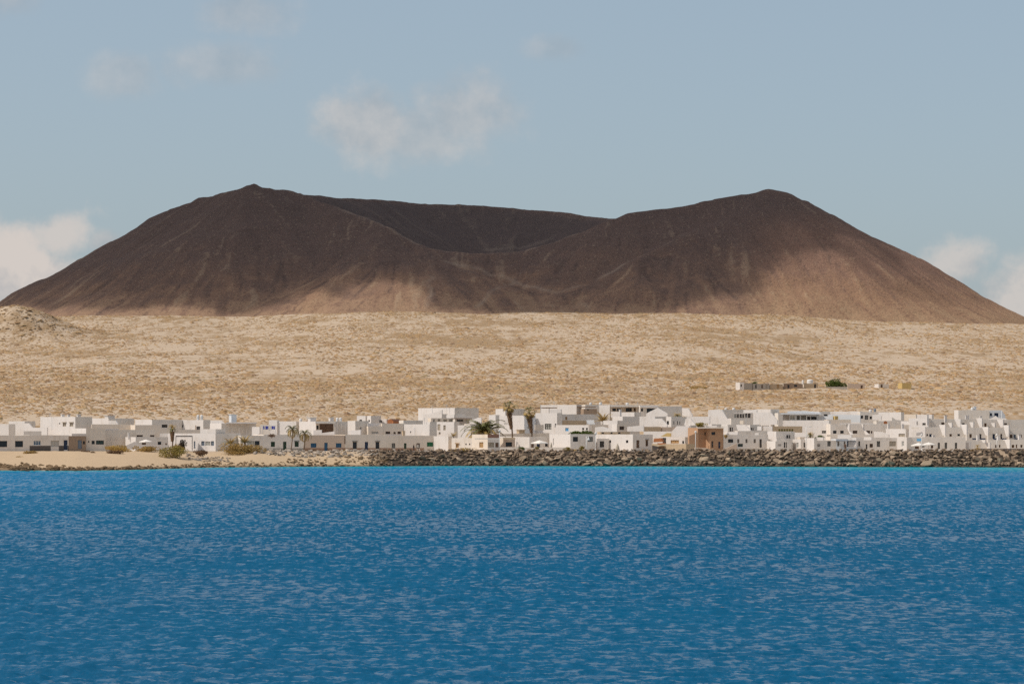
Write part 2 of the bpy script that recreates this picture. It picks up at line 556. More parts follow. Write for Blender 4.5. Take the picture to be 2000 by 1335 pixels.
def build_volcano():
    step = 2.1
    xs = np.arange(-560, 561, step)
    ys = np.arange(1850, 2560, step)
    Y, X = np.meshgrid(ys, xs, indexing='ij')
    wx = X + 9 * fbm(X / 70, Y / 70, 4, 61)
    wy = Y + 9 * fbm(X / 70, Y / 70, 4, 67)
    acc = None
    K = 0.34

    def ridge(pts, slope):
        nonlocal acc
        P = [px2w(*p) for p in pts]
        best = np.full(X.shape, -1e9)
        for a, b in zip(P[:-1], P[1:]):
            ax, ay, az = a
            dx, dy, dz = b - a
            L2 = dx * dx + dy * dy
            tt = np.clip(((wx - ax) * dx + (wy - ay) * dy) / L2, 0, 1)
            dist = np.hypot(wx - ax - tt * dx, wy - ay - tt * dy)
            dist = np.sqrt(dist * dist + 16) - 4
            best = np.maximum(best, az + tt * dz - slope * dist)
        return best
    layers = [ridge(RIM, SLOPE), ridge(RIM2, SLOPE), ridge(LIP, SLOPE)] + [ridge(p, s) for p, s in SPURS]
    mx = np.max(layers, axis=0)
    H = mx + np.log(sum(np.exp((l - mx) * K) for l in layers)) / K
    H -= np.log(2.2) / K * 0.5
    # soften the foot into the plain
    G = ground_z(CX + F * X / Y, Y)
    foot = H - G
    H = G + np.where(foot < 25, np.maximum(foot, -30) * 0.0 + 25 * np.exp((foot - 25) / 25.0), foot) - 9.2 * np.exp(-np.maximum(foot, 0) / 18)
    # gullies: noise drawn out along the fall line
    gy, gx = np.gradient(H, step)
    gl = np.hypot(gx, gy) + 1e-6
    ux, uy = -gx / gl, -gy / gl
    n0 = vnoise(X / 5.0, Y / 5.0, 91) + 0.7 * vnoise(X / 10, Y / 10, 92)
    n1 = vnoise(X / 2.3, Y / 2.3, 93)

    def lic(n, steps):
        out = n.copy()
        px_, py_ = X.copy(), Y.copy()
        for sgn in (1, -1):
            qx, qy = (X - xs[0]) / step, (Y - ys[0]) / step
            for s in range(steps):
                ix = np.clip(qx.round().astype(int), 0, len(xs) - 1)
                iy = np.clip(qy.round().astype(int), 0, len(ys) - 1)
                out = out + n[iy, ix] * (1 - s / steps)
                qx = qx + sgn * ux[iy, ix]
                qy = qy + sgn * uy[iy, ix]
        return out / math.sqrt(steps)
    st = lic(n0, 22)
    sf = lic(n1, 12)
    st = st / st.std()
    sf = sf / sf.std()
    slope_w = sstep(gl, 0.18, 0.45) * sstep(H - G, 2, 25)
    H = H + slope_w * (0.42 * st + 0.16 * sf) + 1.6 * fbm(X / 40, Y / 40, 4, 71) + 0.35 * fbm(X / 6, Y / 6, 3, 72)
    # cairn on the left summit
    c = px2w(500, 361, 2120)
    H = H + 1.1 * np.exp(-((X - c.x) / 2.2) ** 2 - ((Y - c.y) / 2.2) ** 2)
    VOL.update(xs=xs, ys=ys, H=H, step=step, G=G)
    m, t = new_mat('volcanic_slope')
    geo = t.node('ShaderNodeNewGeometry')
    P = geo.outputs['Position']
    fine = t.noise(P, 0.55, 4, 0.65)
    med = t.noise(P, 0.045, 5, 0.6)
    hgt = t.attr('height')
    streak = t.attr('streak')
    ks = t.math('ADD', hgt, t.math('MULTIPLY', t.math('SUBTRACT', med, .5), 0.8))
    ks = t.math('SUBTRACT', ks, t.math('MULTIPLY', streak, 0.06))
    base = t.ramp(ks, [(0.0, (0.30, 0.192, 0.125)), (0.10, (0.24, 0.148, 0.102)), (0.28, (0.178, 0.115, 0.088)), (0.52, (0.142, 0.097, 0.081)), (1.0, (0.122, 0.086, 0.074))])  # tones by height; mid slopes set darker to deepen the cloud shade
    fan = t.math('ADD', t.attr('fan'), t.math('MULTIPLY', t.math('SUBTRACT', med, 0.5), 0.5))  # painted sunlight: lighter tan on the sunlit flank and patches
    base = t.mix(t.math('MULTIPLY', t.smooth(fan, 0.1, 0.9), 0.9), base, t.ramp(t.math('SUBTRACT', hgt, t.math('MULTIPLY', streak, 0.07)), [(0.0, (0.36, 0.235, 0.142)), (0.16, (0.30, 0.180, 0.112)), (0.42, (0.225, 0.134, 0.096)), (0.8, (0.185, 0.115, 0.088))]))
    base = t.mix(t.math('MULTIPLY', t.smooth(streak, 1.0, 2.2), 0.30), base, (0.36, 0.27, 0.19))
    base = t.mix(t.math('MULTIPLY', t.smooth(streak, -0.8, -2.2), 0.35), base, (0.085, 0.06, 0.05))
    # tufts and stones
    vor = t.node('ShaderNodeTexVoronoi', i_Vector=P, i_Scale=0.42)
    tuft = t.math('MULTIPLY', t.smooth(vor.outputs['Distance'], 0.32, 0.18), t.smooth(fine, 0.45, 0.6))
    base = t.mix(t.math('MULTIPLY', tuft, 0.6), base, (0.33, 0.26, 0.18))
    dark = t.math('MULTIPLY', t.smooth(fine, 0.46, 0.36), 0.5)
    base = t.mix(dark, base, (0.07, 0.048, 0.038))
    base = t.mix(t.math('MULTIPLY', t.attr('path'), 0.40), base, (0.42, 0.33, 0.25))
    base = t.mix(t.math('MULTIPLY', t.attr('crater'), 0.55), base, t.mix(fine, (0.072, 0.062, 0.062), (0.104, 0.086, 0.082)))
    finish(t, base, 0.95, 0.1, bump(t, fine, 0.8, 1.2))
    V = np.stack([X, Y, H], -1).reshape(-1, 3)
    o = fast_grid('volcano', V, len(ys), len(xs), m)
    hn = (H - G) / 95.0
    set_attr(o, 'height', hn.ravel())
    pxv = CX + F * X / Y
    fan = sstep(pxv, 1360, 1600) * sstep(hn, 1.15, 0.6) + np.exp(-((pxv - 775) / 95) ** 2) * sstep(hn, 0.45, 0.2) * 0.45 + np.exp(-((pxv - 605) / 40) ** 2) * sstep(hn, 0.3, 0.15) * 0.6  # where the sun falls: right flank, centre patch, small mound
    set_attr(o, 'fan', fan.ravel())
    summit = 1 - np.exp(-((X - c.x) / 14) ** 2 - ((Y - c.y) / 14) ** 2)
    set_attr(o, 'streak', (summit * np.clip(0.6 * st + 0.8 * sf, -2.5, 2.5)).ravel())
    # the inside of the crater is darker and greyer than the outer slopes
    ring = [px2w(*p) for p in RIM[5:] + LIP[1:-1]]
    inside = np.zeros(X.shape, bool)
    edge = np.full(X.shape, 1e9)
    for a, b in zip(ring, ring[1:] + ring[:1]):
        inside ^= ((a.y > wy) != (b.y > wy)) & (wx < (b.x - a.x) * (wy - a.y) / (b.y - a.y + 1e-9) + a.x)
        tt = np.clip(((wx - a.x) * (b.x - a.x) + (wy - a.y) * (b.y - a.y)) / ((b - a).to_2d().length_squared + 1e-9), 0, 1)
        edge = np.minimum(edge, np.hypot(wx - a.x - tt * (b.x - a.x), wy - a.y - tt * (b.y - a.y)))
    set_attr(o, 'crater', (inside * sstep(edge, 2, 14)).ravel())
    path = np.zeros(X.shape)
    lip = [px2w(*p) for p in LIP[7:15]]
    for a, b in zip(lip[:-1], lip[1:]):
        tt = np.clip(((wx - a.x) * (b.x - a.x) + (wy - a.y) * (b.y - a.y)) / ((b - a).to_2d().length_squared + 1e-9), 0, 1)
        path = np.maximum(path, 0.75 * np.exp(-(np.hypot(wx - a.x - tt * (b.x - a.x), wy - a.y - tt * (b.y - a.y)) / 2.2) ** 2))
    for pts in ([(1150, 600), (1085, 573), (1000, 548), (930, 523), (870, 510)], [(945, 488), (985, 485), (1070, 468), (1080, 462)],
                [(850, 512), (840, 545), (835, 565), (842, 600)], [(1000, 545), (985, 560), (940, 590), (930, 600)],
                [(690, 412), (725, 428), (760, 440)], [(1085, 573), (1180, 540), (1250, 500), (1330, 460)]):
        W = [vol_hit(*p) for p in pts]
        W = [w_ for w_ in W if w_ is not None]
        for a, b in zip(W[:-1], W[1:]):
            dx, dy = b.x - a.x, b.y - a.y
            jx = X + 5 * fbm(X / 15, Y / 15, 3, 101)
            tt = np.clip(((jx - a.x) * dx + (Y - a.y) * dy) / (dx * dx + dy * dy + 1e-6), 0, 1)
            dist = np.hypot(jx - a.x - tt * dx, (Y - a.y - tt * dy) * 0.7)
            path = np.maximum(path, np.exp(-(dist / 1.5) ** 2))
    set_attr(o, 'path', (path * np.clip(0.6 + 1.2 * fbm(X / 20, Y / 20, 3, 103), 0, 1)).ravel())
    structure(o)


def vol_h(x, y):
    s = VOL['step']
    i = np.clip(((np.asarray(y) - VOL['ys'][0]) / s).round().astype(int), 0, len(VOL['ys']) - 1)
    j = np.clip(((np.asarray(x) - VOL['xs'][0]) / s).round().astype(int), 0, len(VOL['xs']) - 1)
    return VOL['H'][i, j]


def vol_hit(px, py):
    """where the sight line through a photograph pixel meets the mountain"""
    d = np.arange(1860, 2550, 1.0)
    x = (px - CX) / F * d
    z = CAMZ + (HY - py) / F * d
    hit = np.nonzero(vol_h(x, d) >= z)[0]
    if len(hit) == 0:
        return None
    k = hit[0]
    return Vector((x[k], d[k], z[k]))


build_volcano()


# ------------------------------------------------------------------ the cloud that shades the mountain (out of frame, high on the sun's side)
def build_shade_cloud():
    CZ = 1250.0
    low = [(40, 592), (150, 606), (260, 603), (340, 585), (420, 596), (520, 604), (552, 588), (575, 562), (640, 560), (664, 588), (692, 574), (720, 556), (780, 550), (826, 562),
           (850, 588), (872, 610), (1010, 614), (1150, 614), (1290, 600), (1390, 568), (1440, 535), (1500, 508), (1545, 492),
           (1572, 500), (1562, 465), (1570, 440), (1630, 470), (1770, 575), (1790, 578), (1705, 500), (1612, 425), (1578, 400)]
    pts = []
    for p in low:
        h = vol_hit(*p)
        if h is None:
            h = px2w(p[0], p[1], 1950)
        pts.append(h)
    pts += [Vector((225, 2180, 150)), Vector((110, 2310, 150)), Vector((60, 2390, 150)), Vector((-150, 2420, 140)), Vector((-330, 2300, 130)), Vector((-440, 2200, 90)), Vector((-420, 2100, 80))]
    poly = []
    for p in pts:
        k = (CZ - p.z) / SUNV.z
        poly.append((p.x + SUNV.x * k, p.y + SUNV.y * k))
    poly = np.array(poly)
    x0, y0 = poly.min(0) - 80
    x1, y1 = poly.max(0) + 80
    st = 9.0
    xs, ys = np.arange(x0, x1, st), np.arange(y0, y1, st)
    Y, X = np.meshgrid(ys, xs, indexing='ij')
    wx = X + 16 * fbm(X / 60, Y / 60, 4, 201)
    wy = Y + 16 * fbm(X / 60, Y / 60, 4, 205)
    inside = np.zeros(X.shape, bool)
    dist = np.full(X.shape, 1e9)
    n = len(poly)
    for i in range(n):
        ax, ay = poly[i]
        bx, by = poly[(i + 1) % n]
        cond = ((ay > wy) != (by > wy)) & (wx < (bx - ax) * (wy - ay) / (by - ay + 1e-9) + ax)
        inside ^= cond
        dx, dy = bx - ax, by - ay
        tt = np.clip(((wx - ax) * dx + (wy - ay) * dy) / (dx * dx + dy * dy + 1e-9), 0, 1)
        dist = np.minimum(dist, np.hypot(wx - ax - tt * dx, wy - ay - tt * dy))
    sd = np.where(inside, dist, -dist)
    rise = np.sqrt(np.clip(sd + 12, 0, None))
    top = CZ + rise * 9 * (1 + 0.9 * fbm(X / 45, Y / 45, 5, 211)) + 2
    bot = CZ - rise * 2.0 * (1 + 0.8 * fbm(X / 50, Y / 50, 4, 221)) - 2
    dens = np.clip(sd / 12.0 + 0.45 + 0.6 * fbm(X / 35, Y / 35, 4, 231), 0, 1)
    m, t = new_mat('cloud_vapour')
    a = t.smooth(t.attr('vapour'), 0.0, 1.0)
    dif = t.node('ShaderNodeBsdfDiffuse', i_Color=(0.85, 0.85, 0.85, 1))
    trl = t.node('ShaderNodeBsdfTranslucent', i_Color=(0.3, 0.3, 0.31, 1))
    mix = t.node('ShaderNodeMixShader', i_0=0.25, i_1=dif, i_2=trl)
    tr = t.node('ShaderNodeBsdfTransparent')
    a = t.math('MULTIPLY', a, 0.86)
    mx = t.node('ShaderNodeMixShader', i_0=a, i_1=tr, i_2=mix)
    t.node('ShaderNodeOutputMaterial', i_Surface=mx)
    nr, nc = X.shape
    V = np.concatenate([np.stack([X, Y, top], -1).reshape(-1, 3), np.stack([X, Y, bot], -1).reshape(-1, 3)])
    keep = dens > 0.001
    r, c = np.meshgrid(np.arange(nr - 1), np.arange(nc - 1), indexing='ij')
    q = (keep[:-1, :-1] | keep[1:, :-1] | keep[:-1, 1:] | keep[1:, 1:]).ravel()
    a0 = (r * nc + c).ravel()[q]
    T1 = np.concatenate([np.stack([a0, a0 + 1, a0 + nc + 1], 1), np.stack([a0, a0 + nc + 1, a0 + nc], 1)])
    T2 = T1[:, ::-1] + nr * nc
    o = fast_tris('cloud', V, np.concatenate([T1, T2]), m, smooth=True)
    set_attr(o, 'vapour', np.concatenate([dens.ravel(), dens.ravel()]))
    structure(o)


build_shade_cloud()


# ------------------------------------------------------------------ scrub on the plain
def build_scrub():
    m, t = new_mat('dry_scrub')
    geo = t.node('ShaderNodeNewGeometry')
    fine = t.noise(geo.outputs['Position'], 5, 3, 0.6)
    col = t.mix(fine, t.vmath('SCALE', t.attr('tint', 'Color'), scale=0.72), t.vmath('SCALE', t.attr('tint', 'Color'), scale=1.25))
    finish(t, col, 0.95, 0.1)
    rg = np.random.default_rng(3)
    N = 340000
    # even spread over the plain
    d = np.sqrt(rg.uniform(596 ** 2, 1990 ** 2, N))
    px = rg.uniform(-330, 2330, N)
    x = (px - CX) / F * d
    den = 0.5 + 0.9 * fbm(x / 110, d / 230, 4, 31) + 1.0 * fbm(x / 12, d / 60, 3, 33)
    band = np.interp(ground_y(px, d), [600, 620, 650, 700, 740, 790, 815], [.68, .52, .42, .38, .58, .66, .62])
    den = den * 0.6 + band - 0.33 + 0.06
    den = den + 1.1 * np.exp(-((x + 322) / 45) ** 2 - ((d - 1640) / 60) ** 2)
    keep = rg.random(N) < np.clip(den, 0.03, 1.0) * 0.62
    d, px, x = d[keep], px[keep], x[keep]
    n = len(d)
    z = ground_z(px, d)
    w = rg.lognormal(0.0, 0.45, n) * 0.66
    w = np.clip(w, .28, 2.2)
    w = w * np.interp(d, [600, 1000], [.68, 1.0])
    h = w * rg.uniform(.15, .36, n)
    a0 = rg.uniform(0, 6.28, n)
    K1, K2 = 6, 3
    V = np.zeros((n, K1 + K2, 3))
    for i in range(K1):
        r = w * rg.uniform(.75, 1.25, n)
        V[:, i] = np.stack([x + r * np.cos(a0 + i * 6.283 / K1), d + r * np.sin(a0 + i * 6.283 / K1), z - 0.12], -1)
    for i in range(K2):
        r = w * rg.uniform(.3, .65, n)
        V[:, K1 + i] = np.stack([x + r * np.cos(a0 + .3 + i * 6.283 / K2), d + r * np.sin(a0 + .3 + i * 6.283 / K2), z + h * rg.uniform(.75, 1.2, n)], -1)
    tri = [(6, 7, 8)]
    for i in range(K1):
        tri.append((i, (i + 1) % K1, K1 + (i // 2)))
    for i in range(K2):
        tri.append((K1 + i, (2 * i + 2) % K1, K1 + (i + 1) % K2))
    tri = np.array(tri)
    T = (tri[None] + (np.arange(n) * (K1 + K2))[:, None, None]).reshape(-1, 3)
    o = fast_tris('desert_scrub', V.reshape(-1, 3), T, m)
    pal = np.array([(0.385, 0.248, 0.124), (0.325, 0.203, 0.106), (0.42, 0.285, 0.156), (0.29, 0.190, 0.115), (0.325, 0.240, 0.135), (0.24, 0.155, 0.095)])
    tint = pal[rg.choice(len(pal), n, p=[.3, .22, .2, .12, .1, .06])] * rg.uniform(.8, 1.2, (n, 1))
    set_col(o, 'tint', np.repeat(tint, K1 + K2, 0))
    o['kind'] = 'stuff'
    o['label'] = 'low dry scrub dotted over the sandy plain below the volcano'
    print('scrub', n, len(T))


build_scrub()


# ------------------------------------------------------------------ materials of the village
def plaster(name, col, stain=0.10, seed=0.0, rough=0.9):
    m, t = new_mat(name)
    geo = t.node('ShaderNodeNewGeometry')
    P = t.vmath('ADD', geo.outputs['Position'], (seed, seed * 2, 0))
    big = t.noise(P, 0.45, 4, 0.6)
    run = t.noise(t.vmath('MULTIPLY', P, (1.8, 1.8, 0.25)), 1.0, 4, 0.65)
    fine = t.noise(P, 9, 3, 0.6)
    dk = tuple(c * k for c, k in zip(col, (0.72, 0.67, 0.60)))
    f = t.math('MULTIPLY', t.smooth(t.math('ADD', t.math('MULTIPLY', big, .5), t.math('MULTIPLY', run, .5)), 0.48, 0.72), stain * 4)
    c = t.mix(f, col, dk)
    c = t.mix(t.math('MULTIPLY', fine, 0.06), c, tuple(k * .8 for k in col))
    oi = t.node('ShaderNodeObjectInfo')
    c = t.mix(t.math('MULTIPLY', oi.outputs['Random'], 0.16), c, tuple(k * f_ for k, f_ in zip(col, (0.62, 0.58, 0.52))))
    finish(t, c, rough, 0.2, bump(t, fine, 0.06, 0.02))
    return m


def plain_mat(name, col, rough=0.6, spec=0.3, var=0.15, metallic=0.0):
    m, t = new_mat(name)
    geo = t.node('ShaderNodeNewGeometry')
    n = t.noise(geo.outputs['Position'], 3.0, 4, 0.6)
    c = t.mix(n, tuple(k * (1 - var) for k in col), tuple(min(1, k * (1 + var)) for k in col))
    p = finish(t, c, rough, spec)
    p.inputs['Metallic'].default_value = metallic
    return m


M = {
    'white': plaster('whitewash', (0.75, 0.70, 0.658), 0.16),
    'white2': plaster('whitewash_shade_lifted', (0.83, 0.752, 0.668), 0.19, 5.0),  # stained whitewash, brightened and warmed to stand in for fill on shaded fronts
    'cool': plaster('whitewash_bluish', (0.70, 0.72, 0.74), 0.06, 3.0),
    'cream': plaster('cream_plaster', (0.79, 0.69, 0.58), 0.17, 7.0),
    'tan': plaster('tan_plaster', (0.68, 0.53, 0.41), 0.10, 9.0),
    'sandwall': plaster('sand_coloured_render', (0.56, 0.43, 0.29), 0.12, 11.0),
    'grey': plaster('plaster_shade_lifted', (0.75, 0.685, 0.61), 0.18, 13.0),  # colour of shaded house faces, raised to make up for weak fill light
    'terra': plaster('terracotta_render', (0.50, 0.305, 0.185), 0.14, 15.0),
    'brown': plaster('brown_dado', (0.40, 0.25, 0.17), 0.14, 17.0),
    'darkgrey': plaster('dark_grey_dado', (0.14, 0.12, 0.11), 0.12, 19.0),
    'stone': plaster('brown_stone', (0.36, 0.26, 0.185), 0.2, 21.0),
    'redbrown': plaster('red_brown_band', (0.34, 0.19, 0.14), 0.12, 23.0),
    'yellow': plaster('yellow_render', (0.62, 0.45, 0.19), 0.10, 25.0),
    'roofdeck': plaster('roof_screed', (0.52, 0.48, 0.44), 0.10, 27.0),
    'glass': plain_mat('window_glass', (0.018, 0.021, 0.026), 0.12, 0.5),
    'glassg': plain_mat('greenish_glass', (0.03, 0.055, 0.045), 0.15, 0.5),
    'glassp': plain_mat('pale_curtained_glass', (0.34, 0.33, 0.29), 0.3, 0.5),
    'fwhite': plain_mat('white_frame', (0.72, 0.70, 0.67), 0.5),
    'fdark': plain_mat('dark_frame', (0.06, 0.05, 0.045), 0.5),
    'fbrown': plain_mat('brown_wood', (0.15, 0.085, 0.05), 0.6),
    'ochre': plain_mat('ochre_wood', (0.45, 0.28, 0.13), 0.6),
    'green': plain_mat('green_paint', (0.028, 0.06, 0.035), 0.5),
    'greenb': plain_mat('bright_green_paint', (0.03, 0.16, 0.075), 0.5),
    'blue': plain_mat('blue_paint', (0.035, 0.11, 0.20), 0.5),
    'navy': plain_mat('navy_paint', (0.02, 0.035, 0.075), 0.5),
    'skyblue': plain_mat('sky_blue_paint', (0.16, 0.42, 0.66), 0.5),
    'bluegrey': plain_mat('blue_grey_paint', (0.17, 0.20, 0.24), 0.5),
    'olive': plain_mat('olive_yellow_blind', (0.30, 0.28, 0.06), 0.6),
    'pale': plain_mat('pale_shutter', (0.50, 0.47, 0.42), 0.6),
    'beigeg': plain_mat('beige_shutter', (0.42, 0.36, 0.28), 0.6),
    'canvas': plain_mat('cream_canvas', (0.78, 0.73, 0.66), 0.9),
    'metal': plain_mat('galvanised_metal', (0.55, 0.55, 0.54), 0.45, 0.5, 0.1),
    'wood': plain_mat('weathered_wood', (0.25, 0.16, 0.10), 0.8),
    'trunk': plain_mat('palm_trunk', (0.20, 0.14, 0.095), 0.95, 0.1, 0.35),
    'deadleaf': plain_mat('dead_palm_leaf', (0.22, 0.135, 0.08), 0.95, 0.1, 0.4),
    'frond': plain_mat('palm_leaf', (0.155, 0.150, 0.05), 0.7, 0.3, 0.35),
    'frondy': plain_mat('yellowing_palm_leaf', (0.42, 0.29, 0.10), 0.8, 0.2, 0.35),
    'tile': plain_mat('orange_roof_tile', (0.42, 0.17, 0.075), 0.85, 0.2, 0.3),
    'skin': plain_mat('skin', (0.42, 0.26, 0.19), 0.6),
    'clothdark': plain_mat('dark_cloth', (0.025, 0.022, 0.025), 0.9),
    'clothlight': plain_mat('light_cloth', (0.62, 0.56, 0.48), 0.9),
    'clothblue': plain_mat('blue_cloth', (0.035, 0.06, 0.42), 0.9),
    'hair': plain_mat('dark_hair', (0.03, 0.02, 0.015), 0.8),
    'concrete': plaster('concrete', (0.44, 0.39, 0.33), 0.14, 31.0),
    'orange': plain_mat('orange_paint', (0.40, 0.15, 0.06), 0.7),
}


def leaf_mat(name, a, b):
    m, t = new_mat(name)
    geo = t.node('ShaderNodeNewGeometry')
    n = t.noise(geo.outputs['Position'], 2.2, 4, 0.7)
    c = t.mix(t.smooth(n, 0.3, 0.7), a, b)
    dif = t.node('ShaderNodeBsdfDiffuse', i_Color=c)
    trl = t.node('ShaderNodeBsdfTranslucent', i_Color=c)
    mx = t.node('ShaderNodeMixShader', i_0=0.25, i_1=dif, i_2=trl)
    t.node('ShaderNodeOutputMaterial', i_Surface=mx)
    return m


LEAF = {
    'dry': leaf_mat('dry_ochre_leaves', (0.30, 0.20, 0.075), (0.52, 0.36, 0.14)),
    'brown': leaf_mat('brown_dry_leaves', (0.13, 0.08, 0.05), (0.27, 0.17, 0.10)),
    'olive': leaf_mat('olive_leaves', (0.22, 0.18, 0.055), (0.44, 0.34, 0.11)),
    'green': leaf_mat('green_leaves', (0.05, 0.075, 0.02), (0.15, 0.19, 0.05)),
    'dark': leaf_mat('dark_leaves', (0.03, 0.028, 0.02), (0.09, 0.07, 0.05)),
    'gold': leaf_mat('golden_leaves', (0.34, 0.22, 0.07), (0.58, 0.40, 0.13)),
}


def rock_mat(name, a, b, c):
    m, t = new_mat(name)
    geo = t.node('ShaderNodeNewGeometry')
    P = geo.outputs['Position']
    oi = t.node('ShaderNodeObjectInfo')
    big = t.noise(P, 0.35, 3, 0.6)
    n = t.noise(P, 2.6, 6, 0.7)
    col = t.mix(t.smooth(n, 0.3, 0.7), a, b)
    k = t.math('ADD', t.math('MULTIPLY', oi.outputs['Random'], 0.5), t.math('MULTIPLY', big, 0.6))
    col = t.mix(t.smooth(k, 0.35, 0.8), col, c)
    # damp, algae-dark at the water's edge
    z = t.node('ShaderNodeSeparateXYZ', i_0=P).outputs[2]
    col = t.mix(t.math('MULTIPLY', t.smooth(t.math('ADD', z, t.math('MULTIPLY', n, 0.6)), 0.95, 0.35), 0.75), col, (0.045, 0.036, 0.026))
    finish(t, col, 0.92, 0.2, bump(t, n, 0.7, 0.12))
    return m


ROCK = {
    'boulder': rock_mat('basalt_boulder', (0.15, 0.107, 0.075), (0.31, 0.224, 0.152), (0.40, 0.30, 0.208)),
    'pale': rock_mat('pale_rubble', (0.20, 0.17, 0.14), (0.38, 0.32, 0.26), (0.44, 0.37, 0.30)),
    'reef': rock_mat('shore_reef', (0.05, 0.035, 0.024), (0.15, 0.10, 0.06), (0.22, 0.15, 0.085)),
}


# ------------------------------------------------------------------ things, parts
def thing(name, label, cat, loc, group=None):
    o = bpy.data.objects.new(name, None)
    o.location = loc
    o.empty_display_size = 0.5
    COL.objects.link(o)
    o['label'] = label
    o['category'] = cat
    if group:
        o['group'] = group
    return o


class MB:
    """collects shapes, then links them as one mesh object"""
    def __init__(self):
        self.v = []
        self.f = []

    def poly(self, pts):
        n = len(self.v)
        self.v += [Vector(p) for p in pts]
        self.f.append(tuple(range(n, n + len(pts))))

    def box(self, o, a, b, c):
        """corner o and three edge vectors"""
        o, a, b, c = Vector(o), Vector(a), Vector(b), Vector(c)
        n = len(self.v)
        self.v += [o, o + a, o + a + b, o + b, o + c, o + a + c, o + a + b + c, o + b + c]
        self.f += [tuple(n + i for i in q) for q in ((0, 3, 2, 1), (4, 5, 6, 7), (0, 1, 5, 4), (1, 2, 6, 5), (2, 3, 7, 6), (3, 0, 4, 7))]

    def tube(self, p, q, r0, r1, n=8):
        p, q = Vector(p), Vector(q)
        d = (q - p).normalized()
        a = d.orthogonal().normalized()
        b = d.cross(a)
        k = len(self.v)
        for i in range(n):
            w = a * math.cos(6.2832 * i / n) + b * math.sin(6.2832 * i / n)
            self.v += [p + w * r0, q + w * r1]
        for i in range(n):
            j = (i + 1) % n
            self.f.append((k + 2 * i, k + 2 * j, k + 2 * j + 1, k + 2 * i + 1))
        self.f.append(tuple(k + 2 * i for i in reversed(range(n))))
        self.f.append(tuple(k + 2 * i + 1 for i in range(n)))

    def lathe(self, c, prof, n=12):
        """prof: list of (radius, z) from the bottom up, about the vertical through c"""
        c = Vector(c)
        k = len(self.v)
        for r, z in prof:
            for i in range(n):
                self.v.append(c + Vector((r * math.cos(6.2832 * i / n), r * math.sin(6.2832 * i / n), z)))
        for a in range(len(prof) - 1):
            for i in range(n):
                j = (i + 1) % n
                self.f.append((k + a * n + i, k + a * n + j, k + (a + 1) * n + j, k + (a + 1) * n + i))
        self.f.append(tuple(k + i for i in reversed(range(n))))
        self.f.append(tuple(k + (len(prof) - 1) * n + i for i in range(n)))

    def build(self, name, mat, parent=None, root=None, smooth=False):
        if isinstance(mat, str):
            mat = M[mat]
        return mesh_obj(name, self.v, self.f, mat, parent, root, smooth)


def facing(px):
    """turn that makes a wall face the lens"""
    return -math.degrees(math.atan((px - CX) / F))


class Wall:
    """a vertical plane through the point at pixel px, distance d, turned t degrees from facing the lens (positive: its face looks right)"""
    def __init__(self, px, d, t):
        self.p = Vector(((px - CX) / F * d, d, 0))
        a = math.radians(t + facing(px))
        self.t = Vector((math.cos(a), math.sin(a), 0))
        self.n = Vector((math.sin(a), -math.cos(a), 0))     # towards the viewer

    def u(self, px):
        k = (px - CX) / F
        return (k * self.p.y - self.p.x) / (self.t.x - k * self.t.y)

    def z(self, px, py):
        return CAMZ + (HY - py) / F * (self.p.y + self.u(px) * self.t.y)

    def at(self, u, z, out=0.0):
        v = self.p + self.t * u + self.n * out
        return Vector((v.x, v.y, z))


STY = {  # style: (frame, pane, mullions)
    'g': ('fwhite', 'glass', 1), 'gd': ('fdark', 'glass', 1), 'gb': ('fbrown', 'glass', 2), 'gg': ('fdark', 'glassg', 1),
    'p': ('fwhite', 'glassp', 1), 'pb': ('fbrown', 'glassp', 1), 'pd': ('fdark', 'glassp', 2), 'sh': ('pale', 'pale', 1), 'bg': ('beigeg', 'beigeg', 1),
    'gr': ('green', 'green', 1), 'gn': ('greenb', 'greenb', 2), 'bl': ('blue', 'blue', 1), 'bw': ('fwhite', 'blue', 2), 'nv': ('navy', 'navy', 1),
    'dk': ('fdark', 'glass', 0), 'br': ('fbrown', 'fbrown', 1), 'ol': ('fbrown', 'olive', 0), 'bgy': ('bluegrey', 'bluegrey', 1), 'sb': ('skyblue', 'skyblue', 1),
    'oc': ('ochre', 'ochre', 1), 'wh': ('fwhite', 'white', 0),
}


def face_with_holes(mb, W, u0, u1, z0, z1, holes, depth):
    us = sorted({u0, u1, *[h[0] for h in holes], *[h[1] for h in holes]})
    zs = sorted({z0, z1, *[h[2] for h in holes], *[h[3] for h in holes]})
    for a, b in zip(us[:-1], us[1:]):
        for c, d in zip(zs[:-1], zs[1:]):
            mu, mz = (a + b) / 2, (c + d) / 2
            if any(h[0] < mu < h[1] and h[2] < mz < h[3] for h in holes):
                continue
            mb.poly([W.at(a, c), W.at(b, c), W.at(b, d), W.at(a, d)])
    for a, b, c, d in holes:
        for (p, q), (r, s) in (((a, c), (b, c)), ((b, c), (b, d)), ((b, d), (a, d)), ((a, d), (a, c))):
            mb.poly([W.at(p, q), W.at(p, q, -depth), W.at(r, s, -depth), W.at(r, s)])


